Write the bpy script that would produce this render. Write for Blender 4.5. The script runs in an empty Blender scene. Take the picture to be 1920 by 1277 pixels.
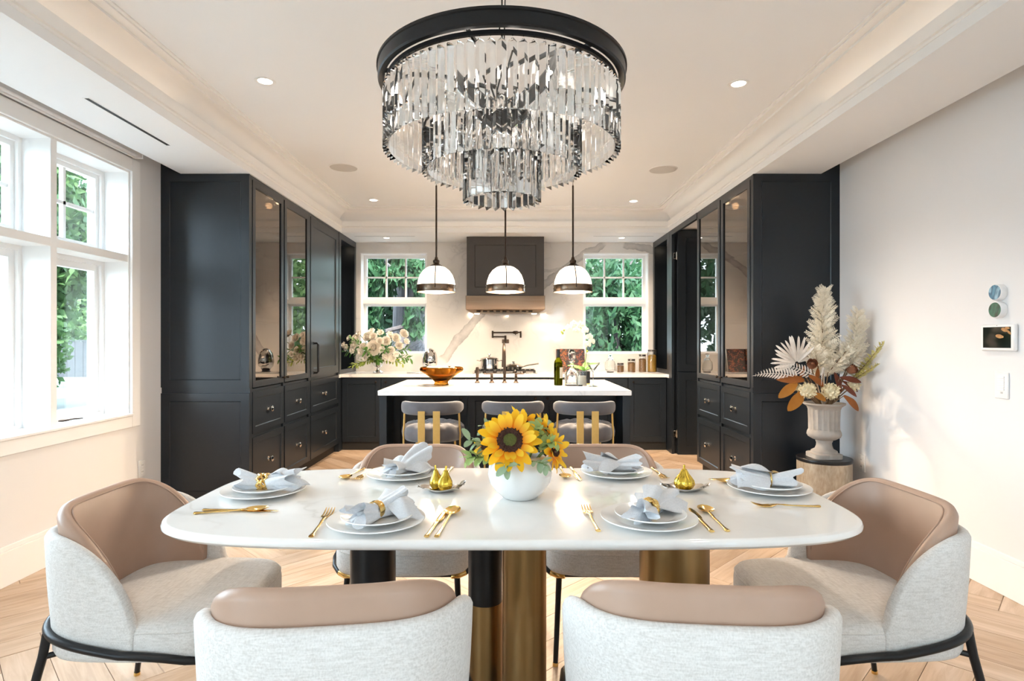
import bpy, bmesh, math, random
import numpy as np
from math import pi, sin, cos, radians as R, sqrt
from mathutils import Matrix, Vector, Quaternion

random.seed(7)
rng = np.random.default_rng(7)
SC = bpy.context.scene
COL = SC.collection

# ------------------------------------------------------------------ camera, sky, sun, exposure
cam_data = bpy.data.cameras.new('camera')
cam_data.sensor_width = 36.0
cam_data.lens = 1100.0 / 1920.0 * 36.0
cam_data.shift_x = 0.0026
cam_data.shift_y = 0.0008
cam_data.clip_start = 0.05
cam_data.clip_end = 300
cam = bpy.data.objects.new('camera', cam_data)
COL.objects.link(cam)
cam.location = (0, 0, 1.30)
cam.rotation_euler = (R(90), 0, 0)
SC.camera = cam

world = bpy.data.worlds.new('sky')
SC.world = world
world.use_nodes = True
wn = world.node_tree
for n_ in list(wn.nodes):
    wn.nodes.remove(n_)
w_out = wn.nodes.new('ShaderNodeOutputWorld')
w_bg = wn.nodes.new('ShaderNodeBackground')
w_bg.inputs['Color'].default_value = (0.67, 0.845, 1.0, 1)
w_bg.inputs['Strength'].default_value = 8.6
wn.links.new(w_bg.outputs[0], w_out.inputs[0])

sun_d = bpy.data.lights.new('sun', 'SUN')
sun_d.energy = 11.0
sun_d.angle = R(1.5)
sun_d.color = (1.0, 0.95, 0.86)
sun_o = bpy.data.objects.new('sun', sun_d)
COL.objects.link(sun_o)
sun_o.rotation_euler = Vector((-0.03, 0.74, -0.66)).to_track_quat('-Z', 'Y').to_euler()


def portal(name, loc, rot, sx, sy):
    d = bpy.data.lights.new(name, 'AREA')
    d.shape = 'RECTANGLE'
    d.size = sx
    d.size_y = sy
    d.cycles.is_portal = True
    o = bpy.data.objects.new(name, d)
    COL.objects.link(o)
    o.location = loc
    o.rotation_euler = rot
    return o


# daylight is sampled through the openings
portal('daylight_portal', (-2.99, 2.77, 1.64), (0, R(-90), 0), 1.72, 2.74)
portal('daylight_portal', (-2.99, -2.35, 1.30), (0, R(-90), 0), 2.4, 4.5)
portal('daylight_portal', (2.85, -3.30, 1.30), (0, R(90), 0), 2.4, 2.6)
portal('daylight_portal', (-1.51, 7.98, 1.79), (R(-90), 0, 0), 0.87, 1.32)
portal('daylight_portal', (1.39, 7.98, 1.79), (R(-90), 0, 0), 0.87, 1.32)

vs = SC.view_settings
vs.view_transform = 'Standard'
vs.look = 'None'
vs.gamma = 1.0
vs.use_curve_mapping = False
vs.exposure = 1.1
SC.cycles.use_denoising = True
SC.cycles.max_bounces = 32
SC.cycles.transmission_bounces = 32
SC.cycles.transparent_max_bounces = 24
SC.cycles.diffuse_bounces = 5
SC.cycles.glossy_bounces = 5
SC.cycles.sample_clamp_indirect = 6.0


# ------------------------------------------------------------------ materials
def new_mat(name):
    m = bpy.data.materials.new(name)
    m.use_nodes = True
    nt = m.node_tree
    return m, nt, nt.nodes['Principled BSDF']


def ramp(nt, fac, stops):
    r = nt.nodes.new('ShaderNodeValToRGB')
    e = r.color_ramp.elements
    while len(e) < len(stops):
        e.new(0.5)
    for i, (p, c) in enumerate(stops):
        e[i].position = p
        e[i].color = (c[0], c[1], c[2], 1)
    nt.links.new(fac, r.inputs[0])
    return r.outputs[0]


def coords(nt, scale=(1, 1, 1), rot=(0, 0, 0), obj_random=0.0):
    tc = nt.nodes.new('ShaderNodeTexCoord')
    mp = nt.nodes.new('ShaderNodeMapping')
    mp.inputs['Scale'].default_value = scale
    mp.inputs['Rotation'].default_value = rot
    nt.links.new(tc.outputs['Object'], mp.inputs['Vector'])
    if obj_random:
        oi = nt.nodes.new('ShaderNodeObjectInfo')
        mu = nt.nodes.new('ShaderNodeVectorMath')
        mu.operation = 'SCALE'
        mu.inputs[0].default_value = (1, 1.7, 0.6)
        m2 = nt.nodes.new('ShaderNodeMath')
        m2.operation = 'MULTIPLY'
        m2.inputs[1].default_value = obj_random
        nt.links.new(oi.outputs['Random'], m2.inputs[0])
        nt.links.new(m2.outputs[0], mu.inputs['Scale'])
        nt.links.new(mu.outputs[0], mp.inputs['Location'])
    return mp.outputs[0]


def noise(nt, vec, scale, detail=3.0, rough=0.55, dist=0.0):
    n = nt.nodes.new('ShaderNodeTexNoise')
    n.inputs['Scale'].default_value = scale
    n.inputs['Detail'].default_value = detail
    n.inputs['Roughness'].default_value = rough
    n.inputs['Distortion'].default_value = dist
    nt.links.new(vec, n.inputs['Vector'])
    return n.outputs['Fac']


def bump(nt, h, b, strength=0.2, dist=0.002):
    bn = nt.nodes.new('ShaderNodeBump')
    bn.inputs['Strength'].default_value = strength
    bn.inputs['Distance'].default_value = dist
    nt.links.new(h, bn.inputs['Height'])
    nt.links.new(bn.outputs[0], b.inputs['Normal'])


def mat(name, c1, c2=None, scale=20.0, rough=0.5, metal=0.0, bmp=0.0, spec=0.5, stretch=(1, 1, 1), coat=0.0,
        sheen=0.0, trans=0.0, sub=0.0, bdist=0.001):
    m, nt, b = new_mat(name)
    v = coords(nt, stretch)
    n = noise(nt, v, scale)
    if c2 is None:
        c2 = tuple(min(1, x * 0.94) for x in c1)
    nt.links.new(ramp(nt, n, [(0.3, c1), (0.7, c2)]), b.inputs['Base Color'])
    b.inputs['Roughness'].default_value = rough
    b.inputs['Metallic'].default_value = metal
    b.inputs['Specular IOR Level'].default_value = spec
    b.inputs['Coat Weight'].default_value = coat
    b.inputs['Sheen Weight'].default_value = sheen
    if sub:
        b.inputs['Subsurface Weight'].default_value = sub
        b.inputs['Subsurface Radius'].default_value = (0.01, 0.01, 0.01)
    if bmp:
        bump(nt, n, b, bmp, bdist)
    return m


def leaf_mat(name, c1, c2, scale=12, tr=0.35, rough=0.5):
    m, nt, b = new_mat(name)
    n = noise(nt, coords(nt), scale)
    c = ramp(nt, n, [(0.3, c1), (0.7, c2)])
    nt.links.new(c, b.inputs['Base Color'])
    b.inputs['Roughness'].default_value = rough
    b.inputs['Specular IOR Level'].default_value = 0.25
    t = nt.nodes.new('ShaderNodeBsdfTranslucent')
    nt.links.new(c, t.inputs[0])
    mx = nt.nodes.new('ShaderNodeMixShader')
    mx.inputs[0].default_value = tr
    nt.links.new(b.outputs[0], mx.inputs[1])
    nt.links.new(t.outputs[0], mx.inputs[2])
    nt.links.new(mx.outputs[0], nt.nodes['Material Output'].inputs[0])
    return m


def glass_mat(name, col=(1, 1, 1), rough=0.0, ior=1.5):
    m, nt, b = new_mat(name)
    nt.nodes.remove(b)
    g = nt.nodes.new('ShaderNodeBsdfGlass')
    g.inputs['Color'].default_value = (*col, 1)
    g.inputs['Roughness'].default_value = rough
    g.inputs['IOR'].default_value = ior
    nt.links.new(g.outputs[0], nt.nodes['Material Output'].inputs[0])
    return m


def pane_mat(name, tint, gcol, base):
    # thin glazing: tinted see-through sheet with a Fresnel mirror on top
    m, nt, b = new_mat(name)
    nt.nodes.remove(b)
    tr = nt.nodes.new('ShaderNodeBsdfTransparent')
    tr.inputs[0].default_value = (*tint, 1)
    gl = nt.nodes.new('ShaderNodeBsdfGlossy')
    gl.inputs['Color'].default_value = (*gcol, 1)
    gl.inputs['Roughness'].default_value = 0.012
    ge = nt.nodes.new('ShaderNodeNewGeometry')
    dt = nt.nodes.new('ShaderNodeVectorMath'); dt.operation = 'DOT_PRODUCT'
    nt.links.new(ge.outputs['Incoming'], dt.inputs[0]); nt.links.new(ge.outputs['Normal'], dt.inputs[1])
    ab = nt.nodes.new('ShaderNodeMath'); ab.operation = 'ABSOLUTE'
    nt.links.new(dt.outputs['Value'], ab.inputs[0])
    om = nt.nodes.new('ShaderNodeMath'); om.operation = 'SUBTRACT'; om.inputs[0].default_value = 1.0
    nt.links.new(ab.outputs[0], om.inputs[1])
    pw = nt.nodes.new('ShaderNodeMath'); pw.operation = 'POWER'; pw.inputs[1].default_value = 5.0
    nt.links.new(om.outputs[0], pw.inputs[0])
    mr = nt.nodes.new('ShaderNodeMath')
    mr.operation = 'MULTIPLY_ADD'
    mr.inputs[1].default_value = 1.0 - base
    mr.inputs[2].default_value = base
    nt.links.new(pw.outputs[0], mr.inputs[0])
    mx = nt.nodes.new('ShaderNodeMixShader')
    nt.links.new(mr.outputs[0], mx.inputs[0])
    nt.links.new(tr.outputs[0], mx.inputs[1])
    nt.links.new(gl.outputs[0], mx.inputs[2])
    nt.links.new(mx.outputs[0], nt.nodes['Material Output'].inputs[0])
    return m


def emit_mat(name, col, strength):
    m, nt, b = new_mat(name)
    b.inputs['Base Color'].default_value = (0.9, 0.88, 0.84, 1)
    b.inputs['Emission Color'].default_value = (*col, 1)
    b.inputs['Emission Strength'].default_value = strength
    return m


def marble_mat(name, base, vein, lines=(), fine=1.0, rough=0.08, big=3.0, axes='xz', soft=0.5):
    m, nt, b = new_mat(name)
    v = coords(nt)
    # warped coordinates
    nz = nt.nodes.new('ShaderNodeTexNoise')
    nz.inputs['Scale'].default_value = 1.6
    nz.inputs['Detail'].default_value = 5
    nt.links.new(v, nz.inputs['Vector'])
    ad = nt.nodes.new('ShaderNodeVectorMath')
    ad.operation = 'MULTIPLY_ADD'
    ad.inputs[1].default_value = (0.55, 0.55, 0.55)
    nt.links.new(nz.outputs['Color'], ad.inputs[0])
    nt.links.new(v, ad.inputs[2])
    # fine veins: thin bands of a noise field
    n1 = noise(nt, ad.outputs[0], big, 4, 0.5)
    s1 = nt.nodes.new('ShaderNodeMath'); s1.operation = 'SUBTRACT'; s1.inputs[1].default_value = 0.5
    nt.links.new(n1, s1.inputs[0])
    a1 = nt.nodes.new('ShaderNodeMath'); a1.operation = 'ABSOLUTE'
    nt.links.new(s1.outputs[0], a1.inputs[0])
    f1 = ramp(nt, a1.outputs[0], [(0.0, (fine * 0.8,) * 3), (0.014, (fine * 0.28,) * 3), (0.07, (0, 0, 0))])
    # modulate so the veins come and go
    n2 = noise(nt, v, 1.3, 2)
    g2 = ramp(nt, n2, [(0.42, (0, 0, 0)), (0.68, (1, 1, 1))])
    mu = nt.nodes.new('ShaderNodeMath'); mu.operation = 'MULTIPLY'
    nt.links.new(f1, mu.inputs[0]); nt.links.new(g2, mu.inputs[1])
    total = mu.outputs[0]
    # cloudy soft grey
    n3 = noise(nt, ad.outputs[0], 2.2, 5, 0.6)
    c3 = ramp(nt, n3, [(0.5, (0, 0, 0)), (0.8, (soft * 0.35,) * 3)])
    mxx = nt.nodes.new('ShaderNodeMath'); mxx.operation = 'MAXIMUM'
    nt.links.new(total, mxx.inputs[0]); nt.links.new(c3, mxx.inputs[1])
    total = mxx.outputs[0]
    # a few bold veins along given lines of the slab
    if lines:
        sp = nt.nodes.new('ShaderNodeSeparateXYZ')
        nt.links.new(v, sp.inputs[0])
        wob = noise(nt, v, 3.5, 4)
        edge = noise(nt, ad.outputs[0], 7.0, 5, 0.65)
        for (p0, p1, w, amt) in lines:
            dx, dz = p1[0] - p0[0], p1[1] - p0[1]
            L = sqrt(dx * dx + dz * dz)
            nx, nzv = -dz / L, dx / L
            c0 = -(nx * p0[0] + nzv * p0[1])

            def mth(op, a, bb, cc=None):
                q = nt.nodes.new('ShaderNodeMath'); q.operation = op
                for i_, val in enumerate((a, bb, cc)):
                    if val is None:
                        continue
                    if isinstance(val, (int, float)):
                        q.inputs[i_].default_value = val
                    else:
                        nt.links.new(val, q.inputs[i_])
                return q.outputs[0]
            d = mth('MULTIPLY', sp.outputs['X'], nx)
            d = mth('MULTIPLY_ADD', sp.outputs['Z'], nzv, d)
            d = mth('ADD', d, c0 - 0.075)
            d = mth('MULTIPLY_ADD', wob, 0.15, d)
            d = mth('ABSOLUTE', d, None)
            tpar = mth('MULTIPLY', sp.outputs['X'], dx / L / L)
            tpar = mth('MULTIPLY_ADD', sp.outputs['Z'], dz / L / L, tpar)
            tpar = mth('ADD', tpar, -(p0[0] * dx + p0[1] * dz) / L / L)
            near = ramp(nt, mth('DIVIDE', d, w), [(0.0, (0.55,) * 3), (0.62, (0.75,) * 3), (0.86, (1.0,) * 3), (1.0, (0, 0, 0))])
            ends = ramp(nt, tpar, [(0.0, (0, 0, 0)), (0.05, (1, 1, 1)), (0.9, (1, 1, 1)), (1.0, (0, 0, 0))])
            val = mth('MULTIPLY', near, ends)
            val = mth('MULTIPLY', val, amt)
            val = mth('MULTIPLY', val, ramp(nt, edge, [(0.25, (0.45,) * 3), (0.6, (1, 1, 1))]))
            total = mth('MAXIMUM', total, val)
    mix = nt.nodes.new('ShaderNodeMix')
    mix.data_type = 'RGBA'
    mix.inputs['A'].default_value = (*base, 1)
    mix.inputs['B'].default_value = (*vein, 1)
    nt.links.new(total, mix.inputs['Factor'])
    nt.links.new(mix.outputs['Result'], b.inputs['Base Color'])
    b.inputs['Roughness'].default_value = rough
    return m


def weave_mat(name, c1, c2, scale=260.0, rough=0.9, bmp=0.2):
    m, nt, b = new_mat(name)
    v = coords(nt)
    n1 = noise(nt, coords(nt, (1, 0.12, 0.7)), scale, 2)
    n2 = noise(nt, coords(nt, (0.12, 1, 1)), scale, 2)
    ad = nt.nodes.new('ShaderNodeMath'); ad.operation = 'ADD'
    nt.links.new(n1, ad.inputs[0]); nt.links.new(n2, ad.inputs[1])
    n3 = noise(nt, v, 5, 3)
    a2 = nt.nodes.new('ShaderNodeMath'); a2.operation = 'MULTIPLY_ADD'
    a2.inputs[1].default_value = 0.10
    nt.links.new(n3, a2.inputs[0]); nt.links.new(ad.outputs[0], a2.inputs[2])
    dv = nt.nodes.new('ShaderNodeMath'); dv.operation = 'DIVIDE'; dv.inputs[1].default_value = 2.10
    nt.links.new(a2.outputs[0], dv.inputs[0])
    nt.links.new(ramp(nt, dv.outputs[0], [(0.36, c2), (0.60, c1)]), b.inputs['Base Color'])
    b.inputs['Roughness'].default_value = rough
    b.inputs['Sheen Weight'].default_value = 0.15
    b.inputs['Specular IOR Level'].default_value = 0.2
    bump(nt, dv.outputs[0], b, bmp, 0.0015)
    return m


def oak_mat(name):
    m, nt, b = new_mat(name)
    v = coords(nt, (1.2, 14, 14), obj_random=40.0)
    n1 = noise(nt, v, 2.2, 6, 0.6, 0.8)
    n2 = noise(nt, coords(nt, (0.9, 3, 3), obj_random=25.0), 1.6, 3, 0.5, 1.5)
    oi = nt.nodes.new('ShaderNodeObjectInfo')
    ge = nt.nodes.new('ShaderNodeNewGeometry')
    ad = nt.nodes.new('ShaderNodeMath'); ad.operation = 'ADD'
    nt.links.new(oi.outputs['Random'], ad.inputs[0]); nt.links.new(ge.outputs['Random Per Island'], ad.inputs[1])
    fr = nt.nodes.new('ShaderNodeMath'); fr.operation = 'FRACT'
    nt.links.new(ad.outputs[0], fr.inputs[0])
    tone = ramp(nt, fr.outputs[0], [(0.0, (0.50, 0.365, 0.26)), (0.35, (0.58, 0.45, 0.345)), (0.7, (0.62, 0.49, 0.385)), (1.0, (0.53, 0.395, 0.285))])
    grain = ramp(nt, n1, [(0.35, (0.80, 0.76, 0.70)), (0.6, (1, 1, 1))])
    fig = ramp(nt, n2, [(0.38, (0.87, 0.82, 0.75)), (0.6, (1, 1, 1))])
    mu = nt.nodes.new('ShaderNodeMix'); mu.data_type = 'RGBA'; mu.blend_type = 'MULTIPLY'; mu.inputs['Factor'].default_value = 1
    nt.links.new(tone, mu.inputs['A']); nt.links.new(grain, mu.inputs['B'])
    m2 = nt.nodes.new('ShaderNodeMix'); m2.data_type = 'RGBA'; m2.blend_type = 'MULTIPLY'; m2.inputs['Factor'].default_value = 1
    nt.links.new(mu.outputs['Result'], m2.inputs['A']); nt.links.new(fig, m2.inputs['B'])
    nt.links.new(m2.outputs['Result'], b.inputs['Base Color'])
    b.inputs['Roughness'].default_value = 0.42
    bump(nt, n1, b, 0.08, 0.001)
    return m


def agate_mat(name, ca, cb, cc):
    m, nt, b = new_mat(name)
    n = noise(nt, coords(nt), 9, 3, 0.5, 1.6)
    nt.links.new(ramp(nt, n, [(0.35, ca), (0.48, cb), (0.55, cc), (0.7, ca)]), b.inputs['Base Color'])
    b.inputs['Roughness'].default_value = 0.45
    return m


M = {}
M['wall'] = mat('wall_paint', (0.76, 0.745, 0.74), (0.75, 0.735, 0.73), 3, 0.75, spec=0.25)
M['ceil'] = mat('ceiling_paint', (0.825, 0.83, 0.84), (0.815, 0.82, 0.83), 2, 0.8, spec=0.2)
M['trim'] = mat('trim_paint', (0.86, 0.85, 0.84), (0.85, 0.84, 0.83), 3, 0.4)
M['oak'] = oak_mat('oak_planks')
M['sub'] = mat('subfloor', (0.25, 0.17, 0.1), None, 8, 0.8)
M['cab'] = mat('charcoal_cabinet_paint', (0.0100, 0.0140, 0.0195), (0.0088, 0.0125, 0.0175), 30, 0.34, spec=0.43)
M['cabin'] = mat('cabinet_interior', (0.03, 0.03, 0.03), None, 12, 0.5)
M['hood'] = mat('hood_paint', (0.026, 0.022, 0.020), None, 20, 0.45)
M['slab'] = marble_mat('kitchen_marble', (0.74, 0.715, 0.69), (0.36, 0.35, 0.35), lines=[((-0.83, 0.14), (-0.22, 0.85), 0.062, 1.0), ((0.45, 1.08), (1.02, 1.50), 0.05, 0.95), ((0.90, 1.44), (1.32, 1.68), 0.05, 0.95), ((1.55, 1.67), (2.02, 1.55), 0.04, 0.9), ((0.40, 1.28), (0.95, 1.36), 0.022, 0.6)], fine=0.55, rough=0.07, big=2.4)
M['top'] = marble_mat('counter_marble', (0.82, 0.80, 0.785), (0.42, 0.43, 0.45), fine=1.1, rough=0.10, big=2.8, soft=0.9)
M['table'] = marble_mat('table_marble', (0.90, 0.88, 0.85), (0.48, 0.44, 0.39), fine=0.75, rough=0.085, big=1.7, soft=0.7)
M['linen'] = weave_mat('chair_linen', (0.73, 0.71, 0.685), (0.575, 0.55, 0.52))
M['leather'] = mat('taupe_leather', (0.43, 0.285, 0.21), (0.40, 0.262, 0.19), 9, 0.40, bmp=0.06, spec=0.45)
M['black'] = mat('black_metal', (0.008, 0.008, 0.0095), (0.011, 0.011, 0.012), 40, 0.32, spec=0.3)
M['brass'] = mat('brushed_brass', (0.36, 0.235, 0.105), (0.30, 0.19, 0.08), 60, 0.36, 1.0, stretch=(1, 1, 0.02))
M['gold'] = mat('gold', (0.83, 0.58, 0.22), (0.78, 0.53, 0.19), 40, 0.17, 1.0)
M['goldleaf'] = mat('gold_leaf', (0.86, 0.62, 0.10), (0.55, 0.36, 0.04), 55, 0.22, 1.0, bmp=0.5, stretch=(1, 1, 0.25), bdist=0.003)
M['silver'] = mat('silver', (0.72, 0.69, 0.65), (0.5, 0.47, 0.43), 30, 0.22, 1.0)
M['chrome'] = mat('chrome', (0.70, 0.68, 0.66), None, 10, 0.05, 1.0)
M['bronze'] = mat('dark_bronze', (0.055, 0.038, 0.028), (0.045, 0.03, 0.022), 40, 0.32, 0.9)
M['hoodband'] = mat('aged_bronze_band', (0.20, 0.145, 0.105), (0.17, 0.12, 0.085), 50, 0.3, 1.0, stretch=(0.05, 1, 1))
M['velvet'] = mat('grey_velvet', (0.125, 0.122, 0.132), (0.085, 0.083, 0.092), 7, 0.75, sheen=0.4, spec=0.2)
M['stoolbrass'] = mat('satin_brass', (0.62, 0.42, 0.15), (0.58, 0.39, 0.13), 40, 0.42, 0.85)
M['china'] = mat('white_china', (0.90, 0.89, 0.87), (0.89, 0.88, 0.86), 5, 0.14)
M['napkin'] = weave_mat('napkin_linen', (0.70, 0.71, 0.73), (0.60, 0.61, 0.64), 420, 0.95, 0.15)
M['vase'] = mat('white_ceramic', (0.84, 0.83, 0.81), None, 5, 0.10)
M['crystal'] = glass_mat('crystal', (1.0, 1.0, 1.0), 0.0, 1.52)
M['amber'] = glass_mat('amber_glass', (0.64, 0.43, 0.15), 0.0, 1.45)
M['clear'] = glass_mat('clear_glass', (0.97, 0.98, 0.98), 0.0, 1.45)
M['green_glass'] = glass_mat('bottle_glass', (0.20, 0.22, 0.03), 0.0, 1.45)
M['pane'] = pane_mat('window_glass', (0.975, 0.99, 0.985), (1, 1, 1), 0.035)
M['cabpane'] = pane_mat('bronze_cabinet_glass', (0.38, 0.34, 0.30), (0.66, 0.61, 0.56), 0.34)
M['opal'] = emit_mat('opal_glass', (1.0, 0.80, 0.60), 2.4)
M['bulb'] = emit_mat('lit_lamp', (1.0, 0.86, 0.68), 8.0)
M['puck'] = emit_mat('lit_puck', (1.0, 0.84, 0.62), 10.0)
M['dark'] = mat('black_void', (0.008, 0.008, 0.008), None, 10, 0.6)
M['grille'] = mat('speaker_grille', (0.60, 0.575, 0.55), (0.50, 0.48, 0.46), 900, 0.8)
M['plastic'] = mat('white_plastic', (0.82, 0.81, 0.80), None, 6, 0.3)
M['screen'] = mat('dark_screen', (0.004, 0.004, 0.004), None, 6, 0.06)
M['stone'] = mat('urn_stone', (0.37, 0.34, 0.31), (0.30, 0.275, 0.25), 14, 0.75, bmp=0.25)
M['drum'] = mat('gold_flake_drum', (0.46, 0.39, 0.30), (0.32, 0.25, 0.175), 60, 0.4, 0.35, bmp=0.3, stretch=(1, 1, 0.35))
M['dry'] = leaf_mat('cream_dried', (0.80, 0.745, 0.63), (0.70, 0.64, 0.52), 20, 0.2, 0.8)
M['fernw'] = leaf_mat('whitewashed_fern', (0.80, 0.765, 0.72), (0.62, 0.56, 0.51), 14, 0.15, 0.8)
M['drygreen'] = leaf_mat('yellow_green_dried', (0.56, 0.50, 0.17), (0.46, 0.40, 0.12), 14, 0.25, 0.7)
M['rust'] = leaf_mat('rust_leaf', (0.28, 0.095, 0.02), (0.19, 0.055, 0.014), 9, 0.2, 0.45)
M['rust2'] = leaf_mat('ochre_leaf', (0.36, 0.145, 0.018), (0.27, 0.10, 0.015), 9, 0.2, 0.5)
M['maroon'] = leaf_mat('maroon_leaf', (0.16, 0.045, 0.022), (0.11, 0.03, 0.016), 9, 0.15, 0.45)
M['protea'] = leaf_mat('brown_protea', (0.36, 0.16, 0.085), (0.25, 0.10, 0.055), 20, 0.1, 0.6)
M['creamfl'] = leaf_mat('cream_flower', (0.80, 0.74, 0.55), (0.74, 0.66, 0.45), 30, 0.25, 0.7)
def petal_mat(name, tip, root):
    m = leaf_mat(name, tip, tip, 14, 0.25, 0.55)
    nt = m.node_tree
    tc = nt.nodes.new('ShaderNodeTexCoord'); sp = nt.nodes.new('ShaderNodeSeparateXYZ')
    nt.links.new(tc.outputs['Object'], sp.inputs[0])
    ml = nt.nodes.new('ShaderNodeMath'); ml.operation = 'MULTIPLY'; ml.inputs[1].default_value = 13.0
    nt.links.new(sp.outputs['Y'], ml.inputs[0])
    c = ramp(nt, ml.outputs[0], [(0.12, root), (0.62, tip)])
    for nd in nt.nodes:
        if nd.type == 'BSDF_PRINCIPLED': nt.links.new(c, nd.inputs['Base Color'])
        if nd.type == 'BSDF_TRANSLUCENT': nt.links.new(c, nd.inputs[0])
    return m


M['petal'] = petal_mat('sunflower_petal', (0.93, 0.53, 0.02), (0.88, 0.22, 0.006))
M['petal2'] = petal_mat('sunflower_petal_light', (0.94, 0.61, 0.04), (0.90, 0.30, 0.01))
M['seed'] = mat('sunflower_seeds', (0.03, 0.010, 0.008), (0.10, 0.035, 0.018), 260, 0.85, bmp=0.8, bdist=0.004)
M['seedc'] = mat('sunflower_heart', (0.11, 0.12, 0.02), (0.07, 0.075, 0.012), 200, 0.85, bmp=0.6, bdist=0.003)
M['sage'] = leaf_mat('sage_leaf', (0.36, 0.46, 0.29), (0.25, 0.36, 0.23), 16, 0.25, 0.6)
M['lime'] = leaf_mat('pale_green_leaf', (0.42, 0.56, 0.22), (0.33, 0.47, 0.18), 16, 0.3, 0.6)
M['leafg'] = leaf_mat('dark_green_leaf', (0.10, 0.22, 0.05), (0.06, 0.15, 0.035), 12, 0.25, 0.45)
M['leafy'] = leaf_mat('yellow_green_leaf', (0.36, 0.42, 0.09), (0.27, 0.34, 0.06), 12, 0.3, 0.5)
M['white_fl'] = leaf_mat('white_petal', (0.85, 0.81, 0.74), (0.80, 0.74, 0.65), 20, 0.25, 0.7)
M['stem'] = mat('green_stem', (0.13, 0.2, 0.05), None, 20, 0.6)
M['brstem'] = mat('brown_stem', (0.20, 0.12, 0.06), None, 20, 0.7)
M['food1'] = mat('jar_nuts', (0.50, 0.27, 0.10), (0.30, 0.14, 0.05), 70, 0.7)
M['food2'] = mat('jar_pasta', (0.74, 0.43, 0.06), (0.55, 0.27, 0.03), 60, 0.6)
M['lid'] = mat('jar_lid', (0.10, 0.09, 0.08), None, 20, 0.3, 0.8)
M['paper'] = mat('label_paper', (0.72, 0.68, 0.58), None, 10, 0.7)
def floral_mat(name, stops, scale):
    m, nt, b = new_mat(name)
    n = noise(nt, coords(nt), scale, 2, 0.5, 1.2)
    nt.links.new(ramp(nt, n, stops), b.inputs['Base Color'])
    b.inputs['Roughness'].default_value = 0.5
    return m


M['book'] = floral_mat('floral_book', [(0.40, (0.012, 0.010, 0.013)), (0.52, (0.016, 0.012, 0.018)), (0.58, (0.22, 0.03, 0.03)), (0.66, (0.30, 0.12, 0.02)), (0.72, (0.05, 0.02, 0.06))], 34)
M['booko'] = floral_mat('floral_book_warm', [(0.40, (0.02, 0.012, 0.01)), (0.50, (0.03, 0.015, 0.012)), (0.56, (0.36, 0.12, 0.02)), (0.66, (0.30, 0.05, 0.03))], 40)
M['steel'] = mat('steel', (0.55, 0.53, 0.5), None, 20, 0.25, 1.0)
M['bark'] = mat('cedar_bark', (0.12, 0.105, 0.11), (0.045, 0.038, 0.042), 9, 0.9, bmp=0.9, stretch=(1.6, 1.6, 0.12), bdist=0.03)
M['cedar'] = leaf_mat('cedar_fronds', (0.012, 0.042, 0.016), (0.030, 0.082, 0.032), 0.9, 0.35, 0.6)
M['maple'] = leaf_mat('bright_foliage', (0.075, 0.135, 0.045), (0.035, 0.080, 0.028), 0.8, 0.4, 0.6)
M['ground'] = mat('pale_ground', (0.085, 0.085, 0.085), (0.055, 0.065, 0.045), 0.6, 0.95)
M['fence'] = mat('grey_fence', (0.030, 0.034, 0.040), (0.024, 0.028, 0.034), 3, 0.8)
M['blind'] = mat('blind_fabric', (0.66, 0.63, 0.61), None, 50, 0.8)
M['agateb'] = agate_mat('blue_agate', (0.10, 0.30, 0.42), (0.03, 0.10, 0.18), (0.30, 0.50, 0.62))
M['agateg'] = agate_mat('green_agate', (0.008, 0.07, 0.045), (0.02, 0.13, 0.085), (0.004, 0.035, 0.025))


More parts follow.
